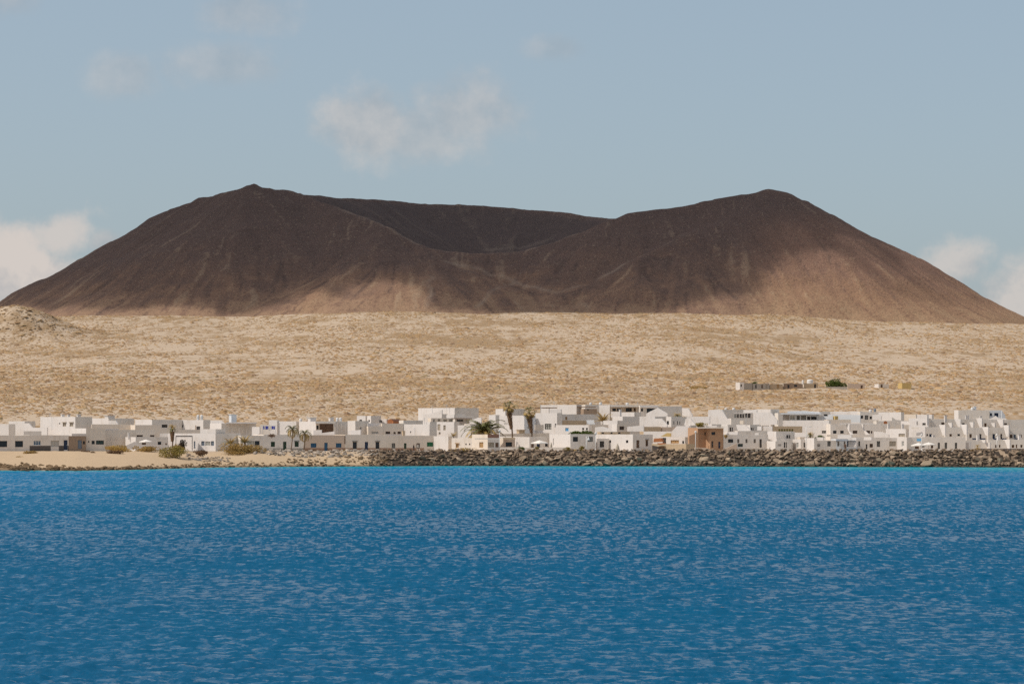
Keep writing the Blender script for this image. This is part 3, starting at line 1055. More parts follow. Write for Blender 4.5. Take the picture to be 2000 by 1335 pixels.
def opening(root, W, hole, kind, style):
    a, b, c, d = hole
    fr, pa, mul = STY[style]
    w, h = b - a, d - c
    up = Vector((0, 0, 1))
    g = 0.004
    if kind == 'd':
        mb = MB()
        mb.box(W.at(a + g, c, -0.20), W.t * (w - 2 * g), W.n * 0.07, up * (h - g))
        for i in range(2):
            mb.box(W.at(a + w * 0.16, c + h * (0.08 + 0.47 * i), -0.128), W.t * (w * 0.68), W.n * 0.022, up * (h * 0.37))
        o = mb.build('door', pa if pa != 'glass' else fr, root, root)
        hb = MB()
        hb.box(W.at(a + w * 0.84, c + h * 0.45, -0.126), W.t * 0.06, W.n * 0.07, up * 0.16)
        hb.build('handle', 'metal', o, root)
        return
    f = min(0.09, w * 0.14, h * 0.14)
    mb = MB()
    for (o_, s1, s2) in (((a + g, c + g), w - 2 * g, f), ((a + g, d - g - f), w - 2 * g, f)):
        mb.box(W.at(*o_, -0.17), W.t * s1, W.n * 0.07, up * s2)
    for u_ in (a + g, b - g - f):
        mb.box(W.at(u_, c + g + f, -0.17), W.t * f, W.n * 0.07, up * (h - 2 * g - 2 * f))
    for i in range(mul):
        u_ = a + w * (i + 1) / (mul + 1) - f * 0.4
        mb.box(W.at(u_, c + g + f, -0.17), W.t * f * 0.8, W.n * 0.06, up * (h - 2 * g - 2 * f))
    if mul == 2 or h > 1.3:
        mb.box(W.at(a + g + f, c + h * 0.55, -0.165), W.t * (w - 2 * g - 2 * f), W.n * 0.05, up * f * 0.7)
    o = mb.build('window', fr, root, root)
    pb = MB()
    pb.box(W.at(a + g, c + g, -0.205), W.t * (w - 2 * g), W.n * 0.03, up * (h - 2 * g))
    pb.build('pane', pa, o, root)
    if kind == 's':      # a sill or hood
        sb = MB()
        sb.box(W.at(a - 0.12, d + 0.06, 0.002), W.t * (w + 0.24), W.n * 0.22, up * 0.09)
        sb.build('lintel', fr, o, root)


def solve_len(P, dirv, px):
    k = (px - CX) / F
    den = dirv.x - k * dirv.y
    return (k * P.y - P.x) / den


class H:
    """one house: blocks are added to it as walls and roofs, openings become its windows and doors"""
    def __init__(self, label, px, d, cat='house', name='house', group='white houses of the fishing village'):
        g = gz(px, d)
        self.root = thing(name, label, cat, ((px - CX) / F * d, d, g), group)

    def block(self, x0, xm, x1, yt, d, f=(), l=(), t=30, mat='white', matl=None, base=None, par=0.35, L=None, W_=None, plinth=None, top=None, side=None):
        """x0..xm the sunlit left face, xm..x1 the front; yt the roofline; f and l: openings given by pixels"""
        up = Vector((0, 0, 1))
        front = Wall(xm, d, t)
        P = front.p
        tl = Vector((-front.t.y, front.t.x, 0))             # back along the left face
        fw = solve_len(P, front.t, x1) if x1 - xm > 0.5 else (W_ or 2.5)
        ll = L if L else (solve_len(P, tl, x0) if xm - x0 > 0.5 else 7.0)
        if not 0.3 < ll < 40:
            ll = 7.0
        z1 = CAMZ + (HY - yt) / F * d
        dirs = [P, P + front.t * fw, P + front.t * fw + tl * ll, P + tl * ll]
        if base is not None:
            z0 = CAMZ + (HY - base) / F * d
        else:
            z0 = min(gz_xy(p.x, p.y) for p in dirs) - 0.4
        mb = MB()
        Wf = front
        holes = []
        for kind, xa, xb, ya, yb, sty in f:
            holes.append((max(Wf.u(xa), .05), min(Wf.u(xb), fw - .05), Wf.z((xa + xb) / 2, yb), min(Wf.z((xa + xb) / 2, ya), z1 - .08)))
        face_with_holes(mb, Wf, 0, fw, z0, z1, holes, 0.21)
        Wl = Wall(xm, d, 0)
        Wl.p = P + tl * ll
        Wl.t = -tl
        Wl.n = Vector((Wl.t.y, -Wl.t.x, 0))
        holel = []
        for kind, xa, xb, ya, yb, sty in l:
            holel.append((max(Wl.u(xa), .05), min(Wl.u(xb), ll - .05), Wl.z((xa + xb) / 2, yb), min(Wl.z((xa + xb) / 2, ya), z1 - .08)))
        if not matl:
            face_with_holes(mb, Wl, 0, ll, z0, z1, holel, 0.21)
        A, B, C, D = dirs
        for p, q in ((B, C), (C, D)):
            mb.poly([p + up * z0, q + up * z0, q + up * z1, p + up * z1])
        # parapet and sunk roof
        e = min(0.22, fw * .2, ll * .2)
        ins = [A + front.t * e + tl * e, B - front.t * e + tl * e, C - front.t * e - tl * e, D + front.t * e - tl * e]
        zr = z1 - par
        for i in range(4):
            j = (i + 1) % 4
            mb.poly([dirs[i] + up * z1, dirs[j] + up * z1, ins[j] + up * z1, ins[i] + up * z1])
            mb.poly([ins[i] + up * z1, ins[j] + up * z1, ins[j] + up * zr, ins[i] + up * zr])
        mb.build('wall', mat, self.root, self.root)
        if matl:
            ml = MB()
            face_with_holes(ml, Wl, 0, ll, z0, z1, holel, 0.21)
            ml.build('side_wall', matl, self.root, self.root)
        rb = MB()
        rb.poly([p + up * zr for p in ins])
        rb.build('roof', 'roofdeck', self.root, self.root)
        for o, h in zip(f, holes):
            opening(self.root, Wf, h, o[0], o[5])
        for o, h in zip(l, holel):
            opening(self.root, Wl, h, o[0], o[5])
        if plinth:
            xa, xb, ya, yb, pm = plinth
            xb = min(xb, x1)
            ua, ub = max(Wf.u(xa), 0), min(Wf.u(xb), fw)
            zt = Wf.z(xa, ya)
            zb = min(z0 + .05, Wf.z(xa, yb))
            cuts = sorted([(h[0], h[1]) for h in holes if h[2] < zt - .05])
            s = ua
            for ca, cb in cuts + [(ub, ub)]:
                if ca - s > .05:
                    pb = MB()
                    pb.box(Wf.at(s, zb, -0.05), Wf.t * (ca - s), Wf.n * 0.08, up * (zt - zb))
                    pb.build('dado', pm, self.root, self.root)
                s = max(s, cb)
        if top:      # coping band in another colour
            xa, xb, ya, yb, pm = top
            pb = MB()
            ua, ub = Wf.u(xa), Wf.u(xb)
            pb.box(Wf.at(ua, Wf.z(xa, yb), -0.05), Wf.t * (ub - ua), Wf.n * 0.09, up * (Wf.z(xa, ya) - Wf.z(xa, yb) + .02))
            pb.build('coping', pm, self.root, self.root)
        self.last = (Wf, Wl, fw, ll, z0, z1)
        self.dend = (P + front.t * fw).y
        return self

    def panel(self, pts, d, t=0, thick=0.3, mat='white', name='parapet', px=None):
        """a wall with the outline pts (pixels) standing in the plane turned t degrees at distance d"""
        W = Wall(px if px is not None else pts[0][0], d, t)
        q = [(W.u(x), W.z(x, y)) for x, y in pts]
        mb = MB()
        a = [W.at(u, z) for u, z in q]
        b = [W.at(u, z, -thick) for u, z in q]
        mb.poly(a)
        mb.poly(b[::-1])
        n = len(q)
        for i in range(n):
            j = (i + 1) % n
            mb.poly([a[j], a[i], b[i], b[j]])
        mb.build(name, mat, self.root, self.root)
        return self

    def slab(self, x0, x1, y0, y1, d, depth=1.5, mat='white', t=0, name='roof_slab'):
        W = Wall(x0, d, t)
        u1 = W.u(x1)
        z0, z1 = W.z(x0, y1), W.z(x0, y0)
        mb = MB()
        mb.box(W.at(0, z0), W.t * u1, -W.n * depth, Vector((0, 0, z1 - z0)))
        mb.build(name, mat, self.root, self.root)
        return self

    def chimney(self, x0, x1, yt, yb, d, mat='white', cap=True):
        W = Wall(x0, d, 25)
        w = W.u(x1)
        z0, z1 = W.z(x0, yb) - .5, W.z(x0, yt)
        mb = MB()
        mb.box(W.at(0, z0), W.t * w, -W.n * w, Vector((0, 0, z1 - z0)))
        if cap:
            c = 0.12 * w
            mb.box(W.at(-c, z1 + .002, c), W.t * (w + 2 * c), -W.n * (w + 2 * c), Vector((0, 0, 0.1)))
        mb.build('chimney', mat, self.root, self.root)
        return self

    def mast(self, x, yt, yb, d, r=0.035, arms=True):
        p, q = px2w(x, yb, d), px2w(x, yt, d)
        p.z -= .5
        mb = MB()
        mb.tube(p, q, r, r, 6)
        if arms:
            for k in range(4):
                c = q + Vector((0, 0, -0.12 - .16 * k))
                mb.tube(c + Vector((-.35 + .05 * k, 0, 0)), c + Vector((.35 - .05 * k, 0, 0)), .012, .012, 5)
        mb.build('aerial', 'metal', self.root, self.root)
        return self


def tank(x0, x1, yt, yb, d, label, mat='fwhite', group='roof water tanks'):
    c = px2w((x0 + x1) / 2, yb, d)
    r = (x1 - x0) / 2 / F * d
    h = (yb - yt) / F * d
    root = thing('water_tank', label, 'water tank', c, group)
    b = MB()
    b.lathe(c, [(r * .94, -.25), (r, .05), (r, h * .3), (r * .97, h * .33), (r, h * .36), (r, h * .82), (r * .8, h * .92), (r * .35, h * .97)])
    b.build('drum', mat, root, root, True)
    b = MB()
    b.lathe(c, [(r * .4, h * .965), (r * .4, h), (r * .3, h * 1.02)])
    b.build('lid', mat, root, root)


def crown_faces(center, rad, n, size, seed, hollow=0.35, up=0.0):
    """leaf-sized faces scattered through a lumpy volume"""
    rg = np.random.default_rng(seed)
    V, Fs = [], []
    lumps = [(rg.normal(0, .42, 3), rg.uniform(.38, .62)) for _ in range(9)]
    k = 0
    tries = 0
    while k < n and tries < n * 12:
        tries += 1
        lc, lr = lumps[rg.integers(len(lumps))]
        v = rg.normal(0, 1, 3)
        v /= np.linalg.norm(v)
        p = lc * np.array([1, 1, .7]) + v * lr * (hollow + (1 - hollow) * rg.random() ** .5)
        if np.linalg.norm(p) > 1.08 or p[2] < -0.75:
            continue
        c = np.array(center) + p * np.array(rad)
        s = size * rg.uniform(.6, 1.4)
        a = rg.normal(0, 1, 3) + v * .3
        a /= np.linalg.norm(a)
        b = np.cross(a, rg.normal(0, 1, 3))
        b /= np.linalg.norm(b) + 1e-9
        q = len(V)
        V += [c - a * s * .9, c + b * s * .45, c + a * s * .9 + np.array([0, 0, up * s]), c - b * s * .45]
        Fs.append((q, q + 1, q + 2, q + 3))
        k += 1
    return V, Fs


SEED = [100]


def shrub(x0, x1, yt, yb, d, leaf, label, name='shrub', cat='shrub', n=420, size=0.16, group='shrubs along the shore', deep=0.8):
    SEED[0] += 1
    W = (x1 - x0) / 2 / F * d
    Hh = (yb - yt) / F * d
    base = px2w((x0 + x1) / 2, yb, d)
    g = gz((x0 + x1) / 2, d)
    base.z = min(base.z, max(g, base.z - .4))
    root = thing(name, label, cat, base, group)
    V, Fs = crown_faces(base + Vector((0, 0, Hh * .48)), (W, W * deep, Hh * .58), int(n * 1.7), size * 1.1, SEED[0])
    mesh_obj('foliage', np.array(V), Fs, LEAF[leaf], root, root)
    rg = random.Random(SEED[0])
    mb = MB()
    for i in range(6):
        a = rg.random() * 6.28
        e = base + Vector((math.cos(a) * W * .5, math.sin(a) * W * .5, Hh * rg.uniform(.4, .8)))
        mb.tube(base + Vector((0, 0, -.2)), e, .05, .015, 5)
    mb.build('stem', 'wood', root, root)
    return root


FROND = {}


def frond_mesh(kind, e0, mat):
    """one feathered leaf along +X, leaving the crown at elevation e0 and arching over"""
    key = (kind, round(e0, 2), mat.name)
    if key in FROND:
        return FROND[key]
    rg = random.Random(len(FROND) + 5)
    V, Fs = [], []
    seg = 8
    if kind == 'fan':
        pts = [Vector((0, 0, 0)), Vector((.5 * math.cos(e0), 0, .5 * math.sin(e0)))]
        V += [pts[0] + Vector((0, .02, 0)), pts[0] + Vector((0, -.02, 0)), pts[1] + Vector((0, -.02, 0)), pts[1] + Vector((0, .02, 0))]
        Fs.append((0, 1, 2, 3))
        for i in range(11):
            a = (i - 5) / 5 * 1.25
            L = .5 * (1 - .25 * abs(i - 5) / 5) * rg.uniform(.85, 1.1)
            d = Vector((math.cos(e0 - .25) * math.cos(a), math.sin(a), math.sin(e0 - .25) * math.cos(a) - .12 * abs(a)))
            s = d.cross(Vector((0, 0, 1))).normalized() * .035
            q = len(V)
            m_ = pts[1] + d * L * .6
            V += [pts[1], m_ + s, pts[1] + d * L + Vector((0, 0, -.10)), m_ - s]
            Fs.append((q, q + 1, q + 2, q + 3))
    else:
        p = Vector((0, 0, 0))
        e = e0
        pts = [p.copy()]
        droop = {'arch': .22, 'wind': .30, 'stiff': .10}[kind]
        for i in range(seg):
            p = p + Vector((math.cos(e), 0, math.sin(e))) / seg
            pts.append(p.copy())
            e -= droop * (0.6 + 0.9 * i / seg)
        for i in range(seg):
            w = .018 * (1 - i / seg) + .004
            q = len(V)
            V += [pts[i] + Vector((0, w, 0)), pts[i] + Vector((0, -w, 0)), pts[i + 1] + Vector((0, -w, 0)), pts[i + 1] + Vector((0, w, 0))]
            Fs.append((q, q + 1, q + 2, q + 3))
        for i in range(1, 2 * seg + 1):
            f_ = i / (2 * seg)
            b = pts[min(int(f_ * seg), seg - 1)].lerp(pts[min(int(f_ * seg) + 1, seg)], f_ * seg - int(f_ * seg))
            L = .20 * math.sin(min(1, f_ * 1.5 + .15) * math.pi * .8 + .2) * rg.uniform(.8, 1.15) + .05
            along = (pts[min(int(f_ * seg) + 1, seg)] - pts[min(int(f_ * seg), seg - 1)])
            along = along.normalized() if along.length > 1e-6 else Vector((1, 0, 0))
            for s in (-1, 1):
                d = (along * .75 + Vector((0, s * .75, -.22))).normalized()
                q = len(V)
                V += [b + along * .022, b - along * .022, b + d * L * .6 - along * .012, b + d * L, b + d * L * .6 + along * .02]
                Fs.append((q, q + 1, q + 2, q + 3, q + 4))
    me = bpy.data.meshes.new('leaf')
    me.from_pydata([tuple(v) for v in V], [], Fs)
    me.materials.append(mat)
    me.update()
    FROND[key] = me
    return me


def palm(x, yb, yc, d, label, kind='arch', radius=20, n=26, mats=('frond',), trunk_r=0.16, skirt=None, lean=0, emin=-0.6, emax=1.45, wind=0.0, group='palm trees of the village', name='palm_tree', cat='palm tree'):
    """x trunk foot, yb foot row, yc row of the crown's heart, radius of the crown in pixels, lean in pixels"""
    SEED[0] += 1
    rg = random.Random(SEED[0])
    foot = px2w(x, yb, d)
    top = px2w(x + lean, yc, d)
    root = thing(name, label, cat, foot, group)
    mb = MB()
    prev = foot + Vector((0, 0, -.8))
    K = 9
    for i in range(1, K + 1):
        f_ = i / K
        q = foot.lerp(top, f_) + Vector((math.sin(f_ * 3.1) * .12, 0, 0))
        r = trunk_r * (1.15 - .3 * f_)
        mb.tube(prev, q, r * 1.05, r * .92, 8)
        prev = q
    mb.build('trunk', 'trunk', root, root)
    R = radius / F * d
    for i in range(n):
        f_ = (i + .5) / n
        e0 = emax + (emin - emax) * f_ ** 0.9
        e0 = round(e0 / .22) * .22
        me = frond_mesh(kind, e0, M[mats[0] if f_ < .55 or len(mats) < 2 else mats[-1]])
        o = bpy.data.objects.new('leaf', me)
        az = i * 2.39996 + rg.uniform(-.2, .2)
        if wind:
            az = az * (1 - .35) + .35 * (math.pi if wind < 0 else 0)
        o.rotation_euler = (rg.uniform(-.2, .2), 0, az)
        s = R * rg.uniform(.82, 1.1) * (0.72 if e0 > 1.1 else 1.0)
        o.scale = (s, s, s)
        o.parent = root
        o.location = (top - foot) + Vector((math.cos(az), math.sin(az), 0)) * trunk_r * .4
        COL.objects.link(o)
    if skirt:
        ys0, ys1, w0, w1 = skirt
        a, b = px2w(x + lean, ys0, d), px2w(x + lean * (yb - ys1) / (yb - yc), ys1, d)
        r0, r1 = w0 / 2 / F * d, w1 / 2 / F * d
        V, Fs = [], []
        for k in range(420):
            f_ = rg.random()
            c = a.lerp(b, f_)
            r = r0 + (r1 - r0) * f_
            an = rg.random() * 6.283
            rr = r * rg.uniform(.45, 1.05)
            p = c + Vector((math.cos(an) * rr, math.sin(an) * rr, 0))
            L = rg.uniform(.35, .75)
            tg = Vector((-math.sin(an), math.cos(an), 0)) * rg.uniform(.06, .13)
            q = len(V)
            e = p + Vector((math.cos(an) * rg.uniform(-.1, .1), math.sin(an) * rg.uniform(-.1, .1), -L))
            V += [p - tg, p + tg, e + tg * .4, e - tg * .4]
            Fs.append((q, q + 1, q + 2, q + 3))
        mesh_obj('dead_leaf_skirt', V, Fs, M['deadleaf'], root, root)
    return root


def lamp_post(x, yt, yb, d, label, style='arm'):
    foot, top = px2w(x, yb, d), px2w(x, yt, d)
    foot.z -= .3
    root = thing('lamp_post', label, 'street lamp', foot, 'street lamps on the promenade')
    mb = MB()
    mb.tube(foot, top, .085, .05, 10)
    mb.tube(foot, foot + Vector((0, 0, .7)), .13, .12, 10)
    mb.build('pole', 'fwhite', root, root, True)
    if style == 'arm':
        ab = MB()
        e = top + Vector((.75, -.1, .08))
        ab.tube(top, e, .035, .03, 6)
        ab.build('arm', 'fwhite', root, root)
        hb = MB()
        hb.box(e + Vector((-.1, -.12, -.06)), (.5, 0, 0), (0, .24, 0), (0, 0, .1))
        hb.build('lamp_head', 'metal', root, root)
    elif style == 'bell':
        e = top + Vector((.42, -.1, 0))
        ab = MB()
        ab.tube(top, top + Vector((.2, -.05, .15)), .03, .03, 6)
        ab.tube(top + Vector((.2, -.05, .15)), e, .03, .03, 6)
        ab.build('arm', 'fwhite', root, root)
        hb = MB()
        hb.lathe(e + Vector((0, 0, -.75)), [(.30, 0), (.27, .12), (.16, .38), (.07, .6), (.05, .76)], 12)
        hb.build('lamp_shade', 'fwhite', root, root, True)
    else:
        hb = MB()
        hb.lathe(top + Vector((0, 0, -.05)), [(.07, 0), (.20, .12), (.22, .3), (.12, .45), (.04, .5)], 12)
        hb.build('lamp_head', 'fwhite', root, root, True)
    return root


def parasol(x0, x1, yt, ye, yb, d, label, mat='canvas', sides=8, closed=False):
    xc = (x0 + x1) / 2
    foot = px2w(xc, yb, d)
    apex = px2w(xc, yt, d)
    rim = px2w(xc, ye, d).z
    R = (x1 - x0) / 2 / F * d
    root = thing('parasol', label, 'parasol', foot, 'parasols on the seafront terraces')
    mb = MB()
    mb.tube(foot + Vector((0, 0, -.2)), apex, .04, .035, 8)
    mb.build('pole', 'wood', root, root)
    cb = MB()
    for i in range(sides):
        a0, a1 = 6.2832 * i / sides, 6.2832 * (i + 1) / sides
        p0 = Vector((apex.x + R * math.cos(a0), apex.y + R * math.sin(a0), rim))
        p1 = Vector((apex.x + R * math.cos(a1), apex.y + R * math.sin(a1), rim))
        cb.poly([apex, p0, p1])
        dn = Vector((0, 0, -.16))
        cb.poly([p0, p0 + dn, p1 + dn, p1])
    cb.build('canopy', mat, root, root)
    return root


def low_wall(label, pts, d, t=0, mat='white', thick=0.3, name='garden_wall', cat='wall', group='low walls of the seafront'):
    W = Wall(pts[0][0], d, t)
    q = [(W.u(x), W.z(x, y)) for x, y in pts]
    zlow = min(z for u, z in q)
    root = thing(name, label, cat, W.at(0, zlow), group)
    mb = MB()
    a = [W.at(u, z) for u, z in q]
    b = [W.at(u, z, -thick) for u, z in q]
    mb.poly(a)
    mb.poly(b[::-1])
    n = len(q)
    for i in range(n):
        j = (i + 1) % n
        mb.poly([a[j], a[i], b[i], b[j]])
    mb.build('wall', mat, root, root)
    return root, W


# ================================================================== the village, left to right; front row first
def front_row():
    d = 503.0
    h = H('long pale front-row house with two big dark windows at the left edge', 20, d)
    h.block(-60, -60, 58, 850, d - 4, t=18, mat='white2', L=9,
            f=[('w', -3, 14, 860.5, 872.5, 'dk'), ('w', 29.5, 45, 860.5, 872.5, 'dk')])
    d = h.dend
    h = H('pale front-row house with dark grey dado and one blue shutter', 90, d)
    h.block(58, 58, 134, 849.5, d, t=18, mat='white2', L=9, plinth=(58, 134, 870, 880, 'darkgrey'),
            f=[('w', 65.5, 80, 860, 869, 'bw'), ('w', 99, 115, 860, 872, 'sh'), ('d', 124.5, 132, 859, 878, 'nv')])
    d = h.dend
    h = H('small brown stone-fronted house with white coping between pale houses', 150, d)
    h.block(134, 134, 168, 851, d, t=18, mat='stone', L=8, top=(140, 168, 846.5, 851, 'white'),
            f=[('d', 152, 160, 859, 876, 'bgy'), ('w', 162, 166, 861, 867, 'dk')])
    d = h.dend
    h = H('tall plain beige house with two greenish windows behind a white gate', 186, d)
    h.block(147, 168, 206, 836, d + 1, t=18, mat='cream', matl='white', L=10,
            f=[('w', 172, 174.5, 860.5, 863.5, 'dk'), ('w', 179, 185, 860, 867, 'dk'), ('w', 187.5, 203, 859.5, 867.5, 'gg')])
    h = H('wide beige house with pale top band left of the low dry shrubs', 240, d)
    h.block(206, 206, 302, 839, d + 9, t=12, mat='cream', L=6, top=(206, 232, 837.5, 839.5, 'white'), base=884,
            f=[('w', 267, 279, 849, 852.5, 'gb'), ('w', 293, 309, 849, 852.5, 'gb')])
    # low house with terrace
    h = H('low white house with shaded terrace behind the ochre shrubs', 270, 513)
    h.block(245, 265, 327, 853, 516, t=24, mat='white2', matl='white',
            f=[('w', 277, 285, 862, 868, 'br'), ('w', 308, 315, 862, 868, 'dk'), ('d', 323, 326, 865, 877, 'br')])
    h.panel([(245, 870), (263, 862), (276, 868), (330, 868.5), (330, 877), (245, 877)], 509, t=0, mat='white', name='terrace_wall')
    h.chimney(250.5, 253, 845, 853, 518)
    # white house with pergola
    d = 516.0
    h = H('white house with grey shuttered window and dark pergola beside the bushy palm', 395, d)
    h.block(341, 421, 470, 846, d, t=48, mat='white2', matl='white', L=13,
            l=[('d', 378.5, 381.5, 861, 875.5, 'bgy'), ('w', 393, 399.5, 861, 870, 'bgy'), ('w', 412, 418, 861, 870, 'bgy'), ('w', 400.5, 411, 861.5, 870.5, 'p')])
    h.block(391, 421, 440, 837.5, d + .8, t=48, mat='white2', matl='white', base=846)
    h.slab(343, 376, 850.5, 852.5, d - 1, 3.0, 'fdark', name='pergola_beam')
    h.slab(343, 344.2, 852.5, 879, d - 1, .12, 'fdark', name='pergola_post')
    h.slab(374.8, 376, 852.5, 879, d - 1, .12, 'fdark', name='pergola_post')
    d = 519.0
    h = H('grey-shaded house with half-open dark window behind the big bushy palm', 490, d)
    h.block(470, 470, 515, 850, d, t=16, mat='white2', L=7, f=[('w', 483, 497, 860.5, 869, 'sh'), ('w', 497.6, 507, 860.5, 869, 'dk')])
    d = h.dend
    h = H('low pale house with dark green shutters and door behind two thin palms', 553, d)
    h.block(515, 515, 594, 848.5, d, t=16, mat='white2', L=8,
            f=[('w', 529, 537, 862, 872, 'gr'), ('s', 575.5, 583.5, 862, 872, 'gr'), ('d', 553, 559.5, 862, 879, 'gr')], plinth=(515, 594, 875, 882, 'concrete'))
    d = h.dend
    h = H('low tan house with blue door and two blue windows and brown dado', 633, d)
    h.block(594, 594, 674, 849.5, d, t=16, mat='tan', L=8, plinth=(594, 674, 874.5, 882, 'brown'),
            f=[('w', 607, 618, 865, 873.5, 'bl'), ('d', 633.5, 640, 864, 880.5, 'bl'), ('w', 656, 667, 865, 873.5, 'bl')])
    d = h.dend
    h = H('low cream house with three dark doorways and brown dado', 715, d)
    h.block(674, 674, 755, 848.5, d, t=16, mat='cream', L=8, plinth=(674, 755, 874.5, 882, 'brown'),
            f=[('s', 689, 697, 862.5, 876, 'dk'), ('d', 712.5, 719, 862.5, 880.5, 'nv'), ('s', 733.5, 741, 862.5, 876, 'dk')])
    h.slab(673, 674.5, 851, 866, d - .1, .1, 'fbrown', name='downpipe')
    d = h.dend
    h = H('low cream house with slim green door and big bright green window', 800, d)
    h.block(755, 755, 853, 850.5, d, t=16, mat='cream', L=8, plinth=(755, 828, 874.5, 882, 'brown'),
            f=[('w', 765, 772, 865, 875, 'pd'), ('d', 789, 794, 865, 881, 'gr'), ('w', 813.5, 820, 865, 875, 'pd'), ('w', 834, 846, 863, 871.5, 'gn')])
    h = H('blank white lit gable with cream return at the end of the cream row', 868, 533)
    h.block(853, 875.5, 884, 851.5, 530, t=42, mat='cream', matl='white', L=6.5)
    h = H('small weathered white house with two tiny square windows left of big palm', 905, 530)
    h.block(882, 928, 940, 855, 526, t=62, mat='white2', matl='white2', L=5.5,
            l=[('s', 890, 896, 866, 874, 'oc'), ('w', 908.8, 911.4, 865.5, 868.5, 'dk'), ('w', 916, 918.6, 865.5, 868.5, 'dk')])
    h = H('small house with red-brown parapet band below the big palm', 950, 522)
    h.block(928, 952.5, 975.5, 848, 519, t=40, mat='white2', matl='cream', L=5, top=(952.5, 975.5, 848, 854.5, 'redbrown'),
            f=[('w', 953.5, 965, 863.5, 873, 'bg'), ('d', 967.5, 974, 864, 873, 'br')], l=[('w', 936, 944, 863, 873.5, 'oc')])
    h.slab(927, 976, 855.5, 857, 517.5, .6, 'white', name='cornice')
    h = H('beige porch house with one big dark window right of a lamp post', 992, 524)
    h.block(976, 983, 1006, 855, 522, t=20, mat='tan', matl='cream', L=3.5, f=[('w', 987.5, 1000, 863, 871.5, 'dk')])
    h.slab(982.5, 1006.5, 854, 857.5, 520.8, 1.0, 'sandwall', name='canopy')
    low_wall('low pale terrace wall below the porch house by a lamp post', [(975, 873), (1012, 873), (1012, 884), (975, 884)], 515.5, mat='white2')
    low_wall('long low grey terrace wall under the wide parasol', [(1012, 874), (1110, 873), (1110, 884), (1012, 884)], 516.5, mat='white2')
    h = H('white seafront house with lit gable and shaded terrace under a wide parasol', 1040, 528)
    h.block(1008, 1034, 1074, 853, 527, t=30, mat='white2', matl='white',
            f=[('d', 1037.5, 1043, 865, 876, 'br'), ('d', 1048.5, 1055, 865, 876, 'nv'), ('w', 1064.5, 1070, 865, 871.5, 'dk')])
    h = H('white flat-roofed house with grey front and two frosted windows under a green tree', 1115, 523)
    h.block(1073, 1114, 1164, 847.5, 521, t=30, mat='white2', matl='white', base=888,
            f=[('w', 1119, 1129, 852.5, 862, 'gd'), ('w', 1148, 1158, 852.5, 862, 'pd')], l=[('w', 1080, 1081.6, 856, 869, 'p')])
    h = H('small grey annex with dark doorway between two white houses', 1175, 524)
    h.block(1160, 1166, 1189, 856, 526, t=20, mat='white2', matl='white', L=4, base=886, f=[('d', 1171.5, 1180, 861, 873, 'dk')])
    h = H('white cube house with broad sunlit blank wall and two narrow brown doors', 1236, 526)
    h.block(1160, 1236, 1275, 848, 522, t=44, mat='white2', matl='white', base=888,
            f=[('d', 1243, 1249, 859, 874.5, 'br'), ('s', 1261, 1266, 859, 871, 'br')],
            l=[('w', 1190, 1193.5, 859, 864, 'dk'), ('w', 1222.5, 1227, 859, 864.5, 'dk')])
    # sandy yard house
    h = H('sand-coloured walled yard house with tiled lean-to left of the terracotta house', 1310, 528)
    h.block(1275, 1338, 1347, 853, 535, t=50, mat='cream', matl='white',
            l=[('d', 1294, 1301, 854.5, 866, 'dk'), ('w', 1310, 1326, 859, 865.5, 'oc'), ('w', 1332.5, 1336, 860.5, 866, 'dk')])
    h.panel([(1276, 863), (1277, 856), (1290, 855), (1294, 862)], 529, t=-30, mat='tile', thick=.8, name='tiled_roof')
    h.panel([(1282, 868), (1284, 865), (1296, 864.5), (1299, 868)], 526, t=-30, mat='tile', thick=.8, name='tiled_roof')
    h.panel([(1273, 866), (1281, 866), (1287, 868), (1300, 866.5), (1340, 866.5), (1340, 887), (1273, 887)], 519, t=-28, mat='sandwall', name='yard_wall')
    h.panel([(1340, 866.5), (1357, 866.5), (1357, 887), (1340, 887)], 519, t=30, mat='sandwall', name='yard_wall')
    h.panel([(1274, 888), (1274, 869), (1308, 877), (1308, 888)], 517, t=10, mat='darkgrey', name='ramp_wall')
    # terracotta
    h = H('terracotta two-storey house with pale stair tower', 1388, 530, group=None)
    h.block(1346, 1387, 1413, 836, 524, t=26, mat='terra', L=3.4, base=888,
            f=[('w', 1389.5, 1397, 843, 849, 'dk'), ('d', 1389.5, 1393.2, 861, 873.5, 'gd'), ('d', 1403, 1407, 862, 875, 'nv')])
    h.block(1362, 1363, 1387.4, 835, 525.4, t=20, mat='terra', L=6, base=888,
            f=[('w', 1376, 1382, 843.5, 849, 'dk'), ('w', 1381, 1383.4, 864, 871, 'br'), ('w', 1353, 1357, 860, 867, 'dk')][:2])
    h.panel([(1346, 851), (1362, 844), (1364, 844), (1364, 880), (1346, 880)], 523.5, t=14, mat='terra', name='stair_wall')
    h.block(1344, 1361.5, 1366, 836.5, 531, t=40, mat='cream', matl='cream', L=3.4, l=[('w', 1349.5, 1355, 841, 849, 'bg')])
    h.slab(1362, 1413.5, 833.8, 836.2, 523.6, 7, 'cream', name='coping')
    low_wall('brown sloping ramp wall right of the terracotta house', [(1410, 884), (1410, 879), (1439, 865), (1440, 884)], 516, t=14, mat='tan', name='ramp_wall')
    low_wall('low brown yard wall before the terracotta house', [(1357, 873), (1378, 874), (1398, 879), (1398, 887), (1357, 887)], 517, t=12, mat='tan', name='yard_wall')
    low_wall('long low beige kerb wall right of the ramp', [(1440, 875), (1500, 875.5), (1500, 883), (1440, 883)], 514, mat='concrete')
    # grey row
    h = H('long grey row house with narrow framed windows right of the terracotta house', 1455, 527)
